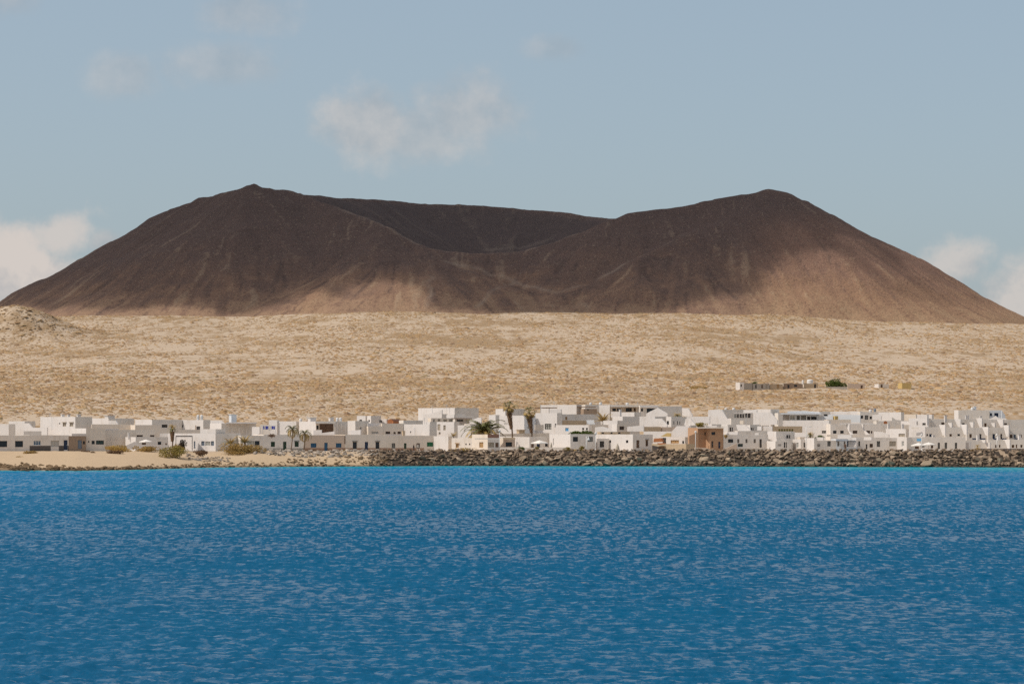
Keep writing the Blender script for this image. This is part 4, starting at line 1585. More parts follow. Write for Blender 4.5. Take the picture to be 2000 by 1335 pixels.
    h.block(1404, 1413, 1500, 848.5, 525, t=16, mat='white2', L=9, base=888,
            f=[('w', 1422, 1432, 857, 864, 'gd'), ('w', 1440, 1444, 857, 864.5, 'pb'), ('w', 1456, 1460, 857, 864.5, 'pb'), ('w', 1472, 1476, 857, 864.5, 'pb'),
               ('d', 1483.5, 1488, 857, 873.5, 'dk'), ('w', 1441, 1451, 866, 872, 'gg')])
    h.panel([(1418, 848.5), (1422, 843), (1441, 843), (1441, 848.5)], 524, t=-25, mat='white', name='parapet')
    h.panel([(1474, 849), (1475, 845), (1482, 845), (1482, 849)], 524, t=-25, mat='white', name='parapet')
    h = H('stepped white house with slit windows and lit corner block', 1525, 525)
    h.block(1499, 1516, 1552, 842, 530, t=28, mat='white2', matl='white', f=[('w', 1536, 1539.5, 849, 856, 'gd'), ('d', 1540.5, 1543.5, 849, 856, 'gd')])
    h.block(1500, 1514.5, 1545, 861, 522, t=26, mat='white2', matl='white', base=888, L=4,
            f=[('w', 1519.5, 1520.8, 866.5, 871, 'gd'), ('w', 1522, 1523.3, 866.5, 871, 'gd'), ('w', 1524.2, 1525.5, 866.5, 871, 'gd'), ('d', 1531, 1534, 863, 874, 'dk'), ('d', 1535, 1537, 863, 874, 'dk')])
    h.block(1500, 1517, 1548, 856, 525.5, t=26, mat='white2', matl='white', base=888, L=4)
    h = H('white house with slanting side walls and shaded porch by a tall lamp post', 1572, 525)
    h.block(1544, 1564, 1590, 857.5, 525, t=28, mat='white2', matl='white', base=888, f=[('w', 1569.5, 1577, 863.5, 873, 'gd')], l=[('w', 1555, 1559.5, 864, 874, 'p')])
    h.block(1583, 1590, 1596, 855, 523, t=40, mat='white2', matl='white', base=888, L=3)
    h = H('grey front house with blue-topped porch and white striped lit panel', 1628, 527)
    h.block(1590, 1592, 1633, 859.5, 526, t=16, mat='white2', L=7, base=888,
            f=[('w', 1595.5, 1597, 866.5, 872, 'gd'), ('w', 1597.8, 1599.3, 866.5, 872, 'gd'), ('w', 1600, 1601.5, 866.5, 872, 'gd'), ('w', 1616, 1622.5, 861, 871, 'pd')])
    dd = h.dend
    h.block(1633, 1633, 1674, 857, dd, t=12, mat='cool', L=5, base=888,
            f=[('w', 1635.5, 1639, 861.5, 871, 'pb'), ('w', 1648, 1651, 861.5, 871, 'pb'), ('d', 1654.5, 1657.5, 861, 872, 'nv')])
    h.slab(1632.5, 1671, 859.5, 860.7, dd - 1.2, 1.2, 'bluegrey', name='porch_beam')
    h.panel([(1657, 854), (1672.5, 854), (1672.5, 872.5), (1657, 872.5)], dd - .6, t=-28, mat='white', name='lit_panel')
    for k in range(3):
        h.slab(1658, 1671.5, 863 + 3.3 * k, 863.8 + 3.3 * k, dd - 1.9, .2, 'bluegrey', name='slat', t=-8)
    h.panel([(1594, 860), (1594, 853.5), (1608, 853.5), (1608, 860)], 524.5, t=-30, mat='white', name='parapet')
    h.panel([(1636, 856), (1636, 848.5), (1663, 848.5), (1663, 856)], 531, t=-20, mat='white', name='parapet')
    h = H('long grey front house with white parapet block and small dark door', 1715, 531)
    h.block(1673, 1674, 1757, 854.5, 529, t=14, mat='white2', L=8, base=888,
            f=[('w', 1676.5, 1680, 861, 871, 'pd'), ('d', 1691, 1694.2, 867, 877, 'dk'), ('w', 1698.5, 1705, 866, 873.5, 'gb'), ('w', 1712.5, 1719, 861, 872, 'pd'), ('w', 1737, 1750, 861, 871, 'bg')])
    h.panel([(1687, 859), (1687, 853), (1702, 853), (1702, 859)], 527, t=-30, mat='white', name='parapet')
    h.block(1755, 1771, 1780, 853.5, 528, t=50, mat='white2', matl='white', base=888, L=3, l=[('w', 1761, 1765.5, 861, 871, 'p')])
    h = H('long grey seafront house with three tall framed windows behind white parasols', 1830, 530)
    h.block(1771, 1772, 1886, 853.5, 529, t=12, mat='white2', L=8, base=888,
            f=[('d', 1787, 1795, 865, 876, 'br'), ('w', 1799, 1806, 866, 873, 'gd'), ('w', 1818, 1823, 867, 875, 'gb'), ('w', 1831.5, 1836, 864, 876, 'pd'), ('w', 1845, 1850, 864, 876, 'pd'), ('w', 1865, 1869.5, 864, 876, 'pd')])
    h.slab(1790.5, 1799.5, 856, 861, 527.5, .08, 'skyblue', name='awning_box')
    low_wall('dark low promenade wall at the right edge below the apartments', [(1905, 875.5), (2060, 875.5), (2060, 884), (1905, 884)], 514, t=4, mat='darkgrey')
    low_wall('pale low kerb wall left of the dark promenade wall', [(1880, 879), (1905, 880), (1905, 884), (1880, 884)], 513, t=4, mat='concrete')


front_row()


def second_rows():
    # ---- left
    h = H('stepped white house with sloping parapet at the left edge, behind the front row', 30, 548)
    h.block(-40, 17, 30, 827.5, 546, t=52, mat='white2', matl='white')
    h.block(17, 48, 69, 822, 552, t=40, mat='grey', matl='white')
    h.panel([(48, 848), (48, 826), (56, 826), (63, 834.5), (92, 834.5), (92, 850), (48, 850)], 545, t=-40, mat='white', name='parapet')
    h.panel([(46, 841.5), (81, 841.5), (81, 850), (46, 850)], 536, t=10, mat='white2', name='parapet')
    h = H('two-storey white cube with two small framed windows and grey blank right face', 120, 545)
    h.block(92, 147, 180, 813.5, 540, t=42, mat='grey', matl='white', L=11,
            l=[('w', 115.5, 117.5, 825, 828, 'dk'), ('s', 122.5, 129, 825, 832.5, 'bg'), ('s', 136, 143, 825, 832.5, 'bg')])
    h.chimney(121, 126, 809.5, 813.5, 549)
    h.chimney(133, 137, 810, 813.5, 549)
    h.chimney(152, 158, 809.5, 813.5, 550)
    h.mast(97.5, 806, 818, 546)
    h.mast(101.5, 812, 834, 538, arms=False)
    h = H('low white block with roof chimney and beige parapet right of the white cube', 215, 545)
    h.block(179, 212, 262, 816.5, 556, t=34, mat='grey', matl='white')
    h.chimney(211, 224, 811.5, 817, 557)
    h.panel([(179, 828), (257, 828.5), (263, 834), (263, 845), (179, 845)], 541, t=14, mat='cream', name='parapet')
    h.panel([(212, 829), (212, 821), (226, 821), (231, 829)], 548, t=-40, mat='white', name='parapet')
    h = H('wide grey-fronted house with lit white wall and one dark window behind a small palm', 320, 550)
    h.block(264, 297, 356, 819, 552, t=34, mat='grey', matl='white', f=[('w', 316, 327, 828.5, 834.5, 'dk')])
    h.block(256, 264, 314, 829.5, 541, t=16, mat='cream', matl='cream', L=5)
    h.panel([(300, 846), (300, 838.5), (396, 838.5), (396, 847), (300, 847)], 535, t=12, mat='cream', name='parapet')
    h.panel([(312, 852.5), (312, 846), (342, 846), (342, 853)], 526, t=-25, mat='white', name='parapet')
    h = H('white block with twin roof tanks and a brown balcony door', 390, 552)
    h.block(353, 397, 411, 819.5, 553, t=42, mat='grey', matl='white', l=[('d', 383.5, 391, 832, 842, 'dk'), ('w', 355, 358, 829.5, 834, 'dk')])
    h.slab(381.5, 383, 830, 842, 546, .15, 'ochre', name='door_post')
    h = H('panelled grey house with flat roof slab and square chimney', 450, 548)
    h.block(410, 432.5, 500, 826, 546, t=26, mat='grey', matl='white')
    h.slab(442, 501, 824.3, 826.6, 545, 5, 'white', name='roof_slab')
    h.chimney(452, 462, 809.5, 824, 552, mat='cool')
    h.panel([(411, 826), (411, 820.8), (431, 820.8), (438, 826)], 551, t=-35, mat='white', name='parapet')
    for k in range(4):
        h.slab(438 + 14.5 * k, 439 + 14.5 * k, 835, 851, 545.6 - .2 + k * .7, .1, 'white', name='panel_rib')
    h.panel([(492, 833), (507, 833), (507, 846), (500, 851), (492, 851)], 538, t=-40, mat='white', name='parapet')
    h = H('long low white block behind the two thin palms with blue washing in front', 550, 545)
    h.block(525, 578, 586, 822.5, 551, t=55, mat='white2', matl='white')
    h.block(525, 541, 546, 820, 553, t=55, mat='white2', matl='white')
    h.panel([(508, 849), (508, 829), (527, 829), (527, 849)], 541, t=-12, mat='white2', name='parapet')
    h = H('white house with a wide open brown loggia and panelled grey wall', 640, 545)
    h.block(584, 617, 653, 822.5, 545, t=30, mat='cream', matl='white', f=[('w', 618, 622.5, 830.5, 838, 'dk'), ('w', 624, 651, 827, 845, 'br')])
    h.slab(616, 655, 822, 826.5, 543, 2.0, 'grey', name='roof_slab')
    h.slab(652.6, 655.5, 826.5, 850, 543.4, .3, 'grey', name='pillar')
    h.block(654, 655, 682, 823, 548, t=15, mat='grey', L=5)
    for k in range(3):
        h.slab(658 + 8 * k, 659 + 8 * k, 827, 846, 547.2 + k * .3, .1, 'white', name='panel_rib')
    h.block(679, 694, 720, 821.5, 542, t=34, mat='grey', matl='white', f=[('w', 702.5, 706, 833.5, 838.5, 'g')])
    h.panel([(679, 850), (679, 841), (704, 839), (704, 850)], 536, t=-30, mat='white', name='parapet')
    h.panel([(612, 850), (612, 840), (628, 839), (628, 845), (653, 842), (653, 850)], 536, t=-20, mat='white', name='parapet')
    h.chimney(606.5, 617.5, 815.5, 822.5, 551)
    h.chimney(645, 652, 815.5, 823, 550)
    h.mast(600, 812, 823, 551)
    h = H('upper white block with small dark windows and balustraded terrace', 725, 550)
    h.block(697, 714, 719, 811.5, 562, t=50, mat='white2', matl='white', l=[('w', 702, 707, 819, 821.5, 'dk')])
    h.block(717, 724.5, 744, 811.5, 560, t=25, mat='grey', matl='white', f=[('w', 741, 743.6, 819.5, 824.5, 'dk')], l=[('w', 719.8, 722.4, 819.5, 823.5, 'dk')])
    h.block(741, 755, 758, 818, 562, t=50, mat='grey', matl='white', l=[('w', 741.8, 746, 820, 825, 'gd')])
    h.block(718, 719, 748, 832, 542, t=14, mat='cream', L=4, f=[('w', 725.5, 739, 842.5, 846.5, 'sh')])
    h.slab(718, 747, 826, 832, 543, .3, 'white', t=12, name='balustrade')
    h = H('grey house with a row of three small windows above the cream front row', 765, 545)
    h.block(744, 746, 787.5, 826.5, 543, t=14, mat='cream', L=5,
            f=[('w', 753, 762, 842, 847, 'gb'), ('w', 768.5, 773, 843, 847, 'gb'), ('w', 776.5, 783, 842, 847, 'gb')])
    h.slab(752, 784.5, 847.6, 850, 541.8, .6, 'white', t=12, name='ledge')
    c = H('small orange timber roof cabin with pitched roof', 772, 560, 'cabin', 'roof_cabin', None)
    c.panel([(757, 828), (757, 820), (762.5, 817.5), (769, 821), (769, 828)], 560, t=-20, mat='tile', thick=2.5, name='gable')
    c.panel([(768, 828), (768, 820.5), (784, 820.5), (786, 823), (786, 828)], 559, t=10, mat='tile', thick=2.0, name='wall')
    c.panel([(763, 817.4), (779, 818), (787, 824.5), (769.5, 822)], 558.6, t=10, mat='redbrown', thick=.2, name='roof')
    h = H('large blank white wall house left of the terraced white tower house', 820, 545)
    h.block(787, 839, 852, 828, 540, t=50, mat='white2', matl='white', l=[('w', 801, 803, 841.5, 845, 'dk')])
    h.block(786, 788, 826, 820.5, 552, t=14, mat='grey', L=4)
    h.block(826, 840, 853, 823.5, 544, t=34, mat='grey', matl='white')
    h.chimney(787, 791, 842, 850, 536, 'sandwall')
    h.mast(810, 835, 849, 536)
    h.mast(829, 815, 826, 545)
    h = H('terraced white tower house with beige colonnade and grey blank upper face', 880, 560)
    h.block(837, 888, 935, 796, 576, t=44, mat='grey', matl='white', L=12)
    h.block(826, 863, 874, 808, 566, t=48, mat='grey', matl='white')
    h.block(840, 842, 890, 816, 560, t=10, mat='cream', L=4, f=[('w', 846, 849, 818, 824, 'g'), ('w', 855, 860, 818, 822.5, 'bg'), ('w', 866, 873, 818, 823, 'bg'), ('w', 877, 887, 818, 823, 'bg')])
    h.block(852, 887, 897, 823.5, 549, t=48, mat='grey', matl='white', l=[('d', 854.5, 860, 828, 840, 'bg'), ('w', 866, 870.5, 830, 840, 'bg'), ('w', 857, 860.5, 843.5, 848, 'bg')])
    h.panel([(872, 816), (872, 809.5), (887, 809.5), (887, 816)], 563, t=-35, mat='white', name='parapet')
    h.panel([(888, 818), (888, 808), (907, 808), (911, 812), (925, 812), (925, 818)], 562, t=10, mat='white2', name='parapet')
    h.slab(882, 922, 816, 817.6, 555, 2.5, 'wood', name='pergola_roof')
    h.block(889, 890, 918, 818, 557, t=12, mat='grey', L=3, f=[('w', 892.5, 904.5, 819, 822.5, 'dk')])
    h.panel([(917, 835), (917, 821), (934, 815), (940, 815), (940, 835)], 552, t=-35, mat='white', name='parapet')
    h.panel([(839, 809), (863, 800), (863, 809)], 571, t=-38, mat='white', name='parapet')
    h.mast(844.5, 792, 806, 575)
    h.mast(872.5, 789, 797, 577)
    h = H('blank white cube left of the big palm crown', 905, 545)
    h.block(894, 920, 934, 830, 541, t=46, mat='grey', matl='white')
    h.block(915, 919, 936, 827.5, 549, t=20, mat='white2', L=4, f=[('w', 916.5, 918.5, 827.7, 830, 'dk')])
    # ---- middle
    h = H('tall white double house behind the two skirted palms', 1000, 555)
    h.block(955, 968, 976, 810, 562, t=45, mat='grey', matl='white')
    h.block(968, 987, 1025, 798, 570, t=40, mat='grey', matl='white')
    h.block(975, 1024, 1046, 811, 553, t=50, mat='cool', matl='white', f=[('w', 1030, 1040, 833, 837, 'p')], l=[('w', 984, 992, 826, 827.4, 'sh')])
    h.panel([(976, 852), (976, 847), (1073, 845), (1073, 853)], 541, t=8, mat='cream', name='parapet')
    h.chimney(1014, 1025, 839.5, 848, 545, 'sandwall')
    h = H('tall white house with large square window and upper sun terrace', 1070, 555)
    h.block(1045, 1088, 1098, 806, 553, t=54, mat='grey', matl='white', l=[('w', 1064, 1077, 827, 838, 'pd'), ('w', 1087 - 3.4, 1087 - .4, 827, 834, 'pd')])
    h.block(1056, 1126, 1136, 790, 584, t=55, mat='grey', matl='white', l=[('w', 1060, 1088, 795.5, 797, 'br')])
    h.slab(1045, 1088, 795, 796.6, 566, 3, 'wood', name='pergola_roof')
    h.slab(1055.5, 1057, 789.5, 806, 565, .15, 'fwhite', name='pergola_post')
    h.slab(1072, 1073, 796, 806, 565, .12, 'fdark', name='pergola_post')
    h.mast(1082, 783, 792, 584)
    h.panel([(1045, 835), (1045, 829), (1062, 829), (1062, 840), (1045, 840)], 545, t=15, mat='cream', name='parapet')
    h.panel([(1074, 806), (1074, 799), (1096, 799), (1096, 806)], 560, t=-30, mat='white', name='parapet')
    h = H('wide grey blank house with skylight panel above the green tree', 1130, 560)
    h.block(1086, 1088, 1173, 808.5, 560, t=14, mat='grey', L=5, f=[('w', 1104, 1108, 813.5, 819.5, 'oc'), ('w', 1095, 1098, 814, 818, 'p')])
    h.panel([(1145, 820), (1160, 819.5), (1162, 828), (1148, 828)], 558, t=-25, mat='cool', name='skylight')
    h.panel([(1096, 830), (1096, 820.5), (1145, 821), (1145, 830)], 557, t=12, mat='sandwall', name='parapet')
    h = H('long white lit wall with one blue hatch behind the green tree', 1130, 545)
    h.block(1085, 1150, 1156, 829.5, 545, t=58, mat='white2', matl='white', l=[('w', 1104, 1110.5, 835, 841.5, 'sb'), ('w', 1137, 1141, 835, 839, 'gd'), ('w', 1144.5, 1148, 835, 839, 'dk')])
    h.block(1150, 1152, 1193, 829, 550, t=12, mat='cream', L=4, f=[('w', 1186, 1191, 834.5, 837, 'dk')])
    h = H('white house with shallow gabled wall and beige band below the golden palm', 1180, 542)
    h.panel([(1162, 850), (1162, 834), (1175, 832.5), (1184, 834.5), (1197, 841.5), (1205, 842), (1205, 850)], 537, t=-28, mat='white', name='gable')
    h.block(1172, 1173, 1230, 843, 533, t=10, mat='sandwall', L=4, f=[('w', 1175.5, 1179.5, 843.7, 846.6, 'dk'), ('w', 1192.5, 1196.5, 843.7, 846.6, 'dk'), ('w', 1207, 1212, 843.5, 846.6, 'dk')])
    h = H('white stepped house with round chimney below the long veranda roof', 1210, 555)
    h.block(1178, 1206, 1217, 821, 549, t=50, mat='grey', matl='white')
    h.block(1196, 1216, 1250, 813, 556, t=36, mat='grey', matl='white')
    h.block(1213, 1239, 1252, 804.5, 566, t=50, mat='grey', matl='white')
    h.chimney(1210.5, 1214, 800, 815, 558)
    h.block(1199, 1205, 1226, 827.5, 541, t=16, mat='cream', matl='white', L=4, f=[('w', 1210, 1219, 832, 839, 'gb')])
    h.panel([(1225, 842), (1225, 833), (1257, 830), (1257, 842)], 539, t=-28, mat='white', name='parapet')
    h = H('long flat-roofed veranda house with dark windows along the village top', 1200, 585)
    h.block(1139, 1143, 1193, 790, 592, t=10, mat='grey', L=5)
    h.block(1170, 1191, 1199, 790.5, 588, t=50, mat='grey', matl='white')
    h.block(1192, 1193, 1250, 793, 588, t=10, mat='cream', L=5,
            f=[('w', 1196, 1203, 797, 802.5, 'gd'), ('w', 1205, 1212, 797, 802.5, 'gd'), ('w', 1222, 1234, 796, 803.5, 'gd'), ('w', 1238, 1248, 796, 803, 'br')])
    h.slab(1192, 1250, 790.3, 794.2, 583, 6, 'grey', name='veranda_roof')
    h.mast(1205, 783, 792, 590)
    h.mast(1245, 784, 792, 590)
    h.slab(1126, 1164, 793.5, 795, 584, 4, 'wood', name='pergola_roof')
    h.block(1138, 1140, 1166, 798, 580, t=10, mat='stone', L=4, f=[('w', 1147, 1150, 797.5 + 1, 801, 'dk')])
    h.panel([(1193, 815), (1193, 803.5), (1213, 803.5), (1213, 815)], 575, t=-25, mat='white', name='parapet')
    h = H('white house with dark open loggia beside the big sloping grey wall', 1270, 580)
    h.block(1243, 1250, 1286, 791.5, 582, t=14, mat='white2', L=4, f=[('w', 1252, 1256, 797, 803, 'dk'), ('w', 1263, 1282, 797, 808, 'dk')])
    h.slab(1250, 1285, 791, 795, 580.5, 1.5, 'white', name='roof_slab')
    h.panel([(1262, 815), (1262, 807), (1284, 796), (1296, 803), (1304, 808), (1304, 815)], 573, t=-30, mat='white', name='parapet')
    h.slab(1281, 1287, 800, 809, 574, .8, 'beigeg', name='door_box')
    h = H('big sloping grey-sided white house at the top of the village', 1310, 585)
    h.block(1283, 1285, 1332, 793, 584, t=16, mat='grey', L=6)
    h.panel([(1332, 812), (1332, 797), (1344, 797), (1352, 811), (1352, 813)], 583, t=-38, mat='white', name='side_wall')
    h = H('white cubes with three slit windows above the tan yard walls', 1290, 560)
    h.block(1249, 1280, 1302, 813, 560, t=40, mat='grey', matl='white')
    h.panel([(1249, 842), (1249, 813), (1279, 813), (1279, 817), (1292, 817), (1303, 829), (1303, 842)], 551, t=-32, mat='white', name='parapet')
    h.block(1301, 1311, 1341, 813.5, 556, t=28, mat='grey', matl='white', l=[('w', 1302, 1306.5, 821.5, 829, 'gd')],
            f=[('w', 1315.5, 1317, 821.5, 828.5, 'gd'), ('w', 1322.5, 1324, 821.5, 828.5, 'gd'), ('w', 1327, 1328.5, 822.5, 828.5, 'gd')])
    h.panel([(1336, 830), (1339, 817.5), (1349, 817.5), (1358, 829), (1358, 831)], 553, t=-38, mat='white', name='parapet')
    h = H('low white mid-row house with tan awning wall above the tiled yard', 1300, 545)
    h.block(1256, 1257, 1291, 833, 543, t=12, mat='sandwall', L=4)
    h.block(1290, 1292, 1322, 833.5, 544, t=10, mat='tan', L=4)
    h.panel([(1257, 853), (1257, 842), (1312, 842), (1322, 831.5), (1346, 831.5), (1346, 853)], 537, t=-26, mat='white', name='parapet')
    h.panel([(1290, 852), (1303, 845), (1310, 845.5), (1310, 852)], 534, t=-20, mat='yellow', name='awning')
    h.block(1309, 1311, 1343, 843.5, 538, t=12, mat='cream', L=3)
    # ---- right of centre
    h = H('long white garden wall house below the bare sand slope', 1370, 560)
    h.panel([(1338, 832), (1338, 813), (1386, 813), (1386, 832)], 565, t=-26, mat='white', name='garden_wall')
    h.panel([(1357, 836), (1357, 829), (1372, 829), (1376, 831), (1400, 831), (1400, 840), (1357, 840)], 551, t=-24, mat='white', name='garden_wall')
    h.block(1344, 1348, 1360, 830, 549, t=20, mat='grey', matl='white', L=3)
    h = H('large white house with a row of white-framed glass doors at the village top', 1430, 570)
    h.block(1385, 1411, 1473, 799.5, 577, t=34, mat='grey', matl='white',
            f=[('d', 1434, 1438.5, 808, 815.5, 'p'), ('d', 1439.5, 1443.5, 808, 815.5, 'gd'), ('d', 1445, 1449, 808, 815.5, 'gd'), ('d', 1450, 1453.5, 808, 815.5, 'gd'), ('d', 1455.5, 1459.5, 807, 815.5, 'gd'), ('d', 1460.5, 1466, 807, 815.5, 'gd')])
    h.panel([(1383, 829), (1383, 800), (1410, 799.5), (1420, 817), (1428, 817), (1428, 829)], 566, t=-30, mat='white', name='side_wall')
    h.slab(1433, 1454, 805.8, 807.2, 574, 1.2, 'white', name='canopy')
    h.panel([(1452, 806), (1452, 800), (1478, 800), (1478, 806)], 571, t=-30, mat='white', name='parapet')
    h.block(1427, 1428, 1475, 816.5, 562, t=12, mat='grey', L=3)
    h.mast(1457.5, 812, 830, 556, arms=False)
    h.mast(1401, 792, 801, 578)
    h.panel([(1445, 828), (1445, 821), (1452, 821), (1452, 828)], 559, t=-30, mat='cream', name='parapet')
    h = H('broad white blank-walled house with sloping shoulder and grey end face', 1490, 568)
    h.block(1471, 1505, 1522, 798.8, 578, t=42, mat='grey', matl='white')
    h.panel([(1471, 829), (1471, 805), (1505, 805), (1518, 820), (1518, 829)], 560, t=-30, mat='white', name='side_wall')
    h.block(1518, 1520, 1529, 806, 575, t=16, mat='grey', L=3)
    h = H('white mid-row terrace house with slanted parapets above the grey row', 1440, 548)
    h.block(1386, 1390, 1409, 828, 553, t=16, mat='grey', matl='white', L=4)
    h.panel([(1408, 850), (1408, 831), (1422, 831), (1422, 841), (1408, 842)], 545, t=-30, mat='white', name='parapet')
    h.block(1415, 1421, 1438, 829, 549, t=20, mat='grey', matl='white', L=4, f=[('d', 1425, 1428.5, 834, 842, 'gd'), ('d', 1429.5, 1431.5, 834, 842, 'gd')])
    h.panel([(1437.5, 829), (1456, 829), (1466, 840), (1464, 844), (1446, 843), (1441, 841)], 544, t=-30, mat='white', name='parapet')
    h.block(1456, 1465, 1487, 829.5, 546, t=24, mat='grey', matl='white', L=4, f=[('d', 1466.5, 1469, 834.5, 840, 'gd'), ('d', 1470, 1472, 834.5, 840, 'gd')])
    h.panel([(1479, 840), (1479, 832), (1487, 832), (1487, 840)], 543, t=-30, mat='white', name='parapet')
    h.block(1485, 1488, 1502, 830, 549, t=18, mat='cream', L=3)
    h.block(1440, 1441, 1500, 841, 540, t=10, mat='grey', L=4)
    h = H('beige house with a row of six olive-yellow blinds', 1540, 550)
    h.block(1505, 1508, 1567, 832, 552, t=10, mat='sandwall', matl='white', L=4, base=852,
            f=[('w', 1520.5 + 5 * k, 1524.3 + 5 * k, 837.3, 842.2, 'ol') for k in range(6)])
    h.panel([(1491, 842), (1491, 832), (1508, 832), (1508, 842)], 549, t=-25, mat='white', name='parapet')
    h.panel([(1500, 846), (1500, 842), (1527, 842), (1527, 846)], 541, t=-25, mat='white', name='parapet')
    h = H('huge blank white wall house behind the row of olive-yellow blinds', 1570, 565)
    h.block(1519, 1619, 1623, 820.5, 556, t=66, mat='white2', matl='white', L=11, l=[('w', 1605.5, 1617, 840.5, 846, 'pd')])
    h.panel([(1551, 853), (1551, 844), (1580, 845), (1580, 853)], 541, t=-25, mat='white', name='parapet')
    h.block(1560, 1563, 1590, 846, 543, t=12, mat='cream', L=3)
    h = H('flat-roofed white house with pale blue roofs and dark glazed veranda', 1565, 580)
    h.block(1526, 1542, 1600, 809, 577, t=24, mat='cool', matl='white',
            f=[('w', 1543, 1553, 811, 819.5, 'p'), ('w', 1556, 1562, 811, 819.5, 'pd'), ('w', 1564, 1574, 811, 819.5, 'pd'), ('d', 1576.5, 1583, 813, 819.8, 'gd'), ('w', 1584, 1595, 813, 819, 'gd')])
    h.slab(1525, 1604, 806, 809, 575, 6, 'cool', name='roof_slab')
    h.panel([(1538, 806), (1538, 802.5), (1572, 802), (1600, 804.5), (1606, 809)], 582, t=-10, mat='cool', name='roof_parapet')
    h = H('grey upper house with one dark window and small yellow end wall', 1625, 580)
    h.block(1597, 1600, 1622, 803.5, 588, t=14, mat='grey', L=5, f=[('w', 1609, 1616, 808.5, 812.2, 'dk')])
    h.panel([(1598, 820), (1598, 812), (1627, 812.5), (1627, 820)], 577, t=-20, mat='cool', name='parapet')
    h.block(1626, 1631, 1637, 812, 575, t=30, mat='yellow', matl='yellow', L=2)
    h.block(1615, 1616, 1662, 819, 570, t=10, mat='cream', L=4)
    h = H('long pale house with planted roof edge at the back of the village', 1650, 590)
    h.block(1620, 1679, 1684, 803, 588, t=62, mat='cool', matl='white')
    h.panel([(1618, 822), (1618, 809), (1680, 810), (1680, 825)], 581, t=-25, mat='cool', name='parapet')
    h = H('grey terrace of three flats with white diagonal fin walls', 1655, 555)
    h.block(1618, 1622, 1700, 827.5, 552, t=12, mat='white2', L=8,
            f=[('w', 1627, 1634, 840.3, 846.2, 'gd'), ('w', 1641, 1648, 840.3, 846.2, 'gd'), ('w', 1665.5, 1674.5, 840.3, 846.2, 'gb'), ('w', 1692, 1700 - .5, 840.3, 846, 'gb')])
    dd = h.dend
    h.block(1699, 1700, 1738, 827.5, dd, t=12, mat='white2', L=6, f=[('w', 1701, 1704, 841, 846, 'gb')])
    h.panel([(1651, 827.6), (1659, 827.6), (1659, 842), (1665, 848), (1660, 848)], 551, t=-45, mat='white', name='fin_wall')
    h.panel([(1682, 827.6), (1686, 827.6), (1686, 838), (1697, 848.5), (1690, 848.5)], 551, t=-45, mat='white', name='fin_wall')
    h.slab(1640, 1706, 825.8, 827.8, 550.5, .4, 'white', name='coping')
    h.slab(1615, 1680, 848.5, 852, 545, .3, 'cream', t=6, name='balcony')
    # ---- far right
    h = H('grey back house with dark window group and white lit return', 1710, 585)
    h.block(1679, 1680, 1734, 804, 585, t=10, mat='grey', L=5,
            f=[('w', 1681, 1686, 811, 817, 'gd'), ('w', 1689, 1696, 810.5, 819, 'pd'), ('w', 1698.5, 1703, 812.5, 818, 'gd')])
    h.panel([(1704, 820), (1704, 809.5), (1714, 809), (1721, 812), (1721, 820)], 581, t=-25, mat='white', name='parapet')
    h.block(1733, 1760, 1766, 804.5, 580, t=58, mat='grey', matl='white', L=6)
    h.block(1760, 1789, 1791, 809, 582, t=58, mat='grey', matl='cream', L=6)
    h.panel([(1742, 821), (1742, 814), (1752, 820), (1761, 820), (1761, 832), (1742, 832)], 574, t=8, mat='grey', name='parapet')
    h = H('low grey walled terrace house with an orange disc', 1745, 565)
    h.block(1708, 1712, 1778, 821.5, 566, t=10, mat='grey', L=4)
    mb = MB()
    c = px2w(1729.3, 825, 564.5)
    mb.tube(c, c + Vector((0, -.12, 0)), .4, .4, 16)
    mb.build('disc', 'orange', h.root, h.root)
    h.panel([(1737, 832), (1737, 830), (1776, 829), (1776, 838), (1737, 838)], 560, t=8, mat='cream', name='parapet')
    h = H('white mid-row house with stepped parapets left of the apartment block', 1745, 548)
    h.block(1736, 1769, 1773, 837, 548, t=58, mat='white2', matl='white', L=5, l=[('w', 1755, 1767.5, 846.5, 852.5, 'bg')])
    h.chimney(1734.5, 1738, 828.5, 840, 551)
    h.chimney(1762, 1765.5, 828.5, 838, 552)
    h.mast(1748, 827, 838, 552)
    h.panel([(1707, 842), (1722, 843), (1736, 848), (1736, 854), (1707, 854)], 546, t=-25, mat='white', name='parapet')
    h = H('white sunlit end house of the apartment block with thin slatted grilles', 1795, 556)
    h.block(1775, 1790, 1793, 822, 559, t=58, mat='grey', matl='white', L=4)
    h.block(1790, 1813, 1818, 816.5, 560, t=58, mat='grey', matl='white', L=5, l=[('w', 1801.5, 1808, 825.5, 832, 'pd')])
    h.panel([(1775, 853), (1775, 830), (1813, 830), (1813, 833), (1807, 833), (1807, 853)], 548, t=-26, mat='white', name='end_wall')
    h.slab(1780, 1793.5, 833.5, 837, 546.6, .15, 'grey', name='grille', t=-20)
    h.chimney(1810.5, 1814, 810.5, 832, 556)
    h = H('white house between the apartment block and the bare slope, low roof wall', 1800, 580)
    h.block(1790, 1820, 1824, 809, 584, t=58, mat='grey', matl='white', L=6)


second_rows()


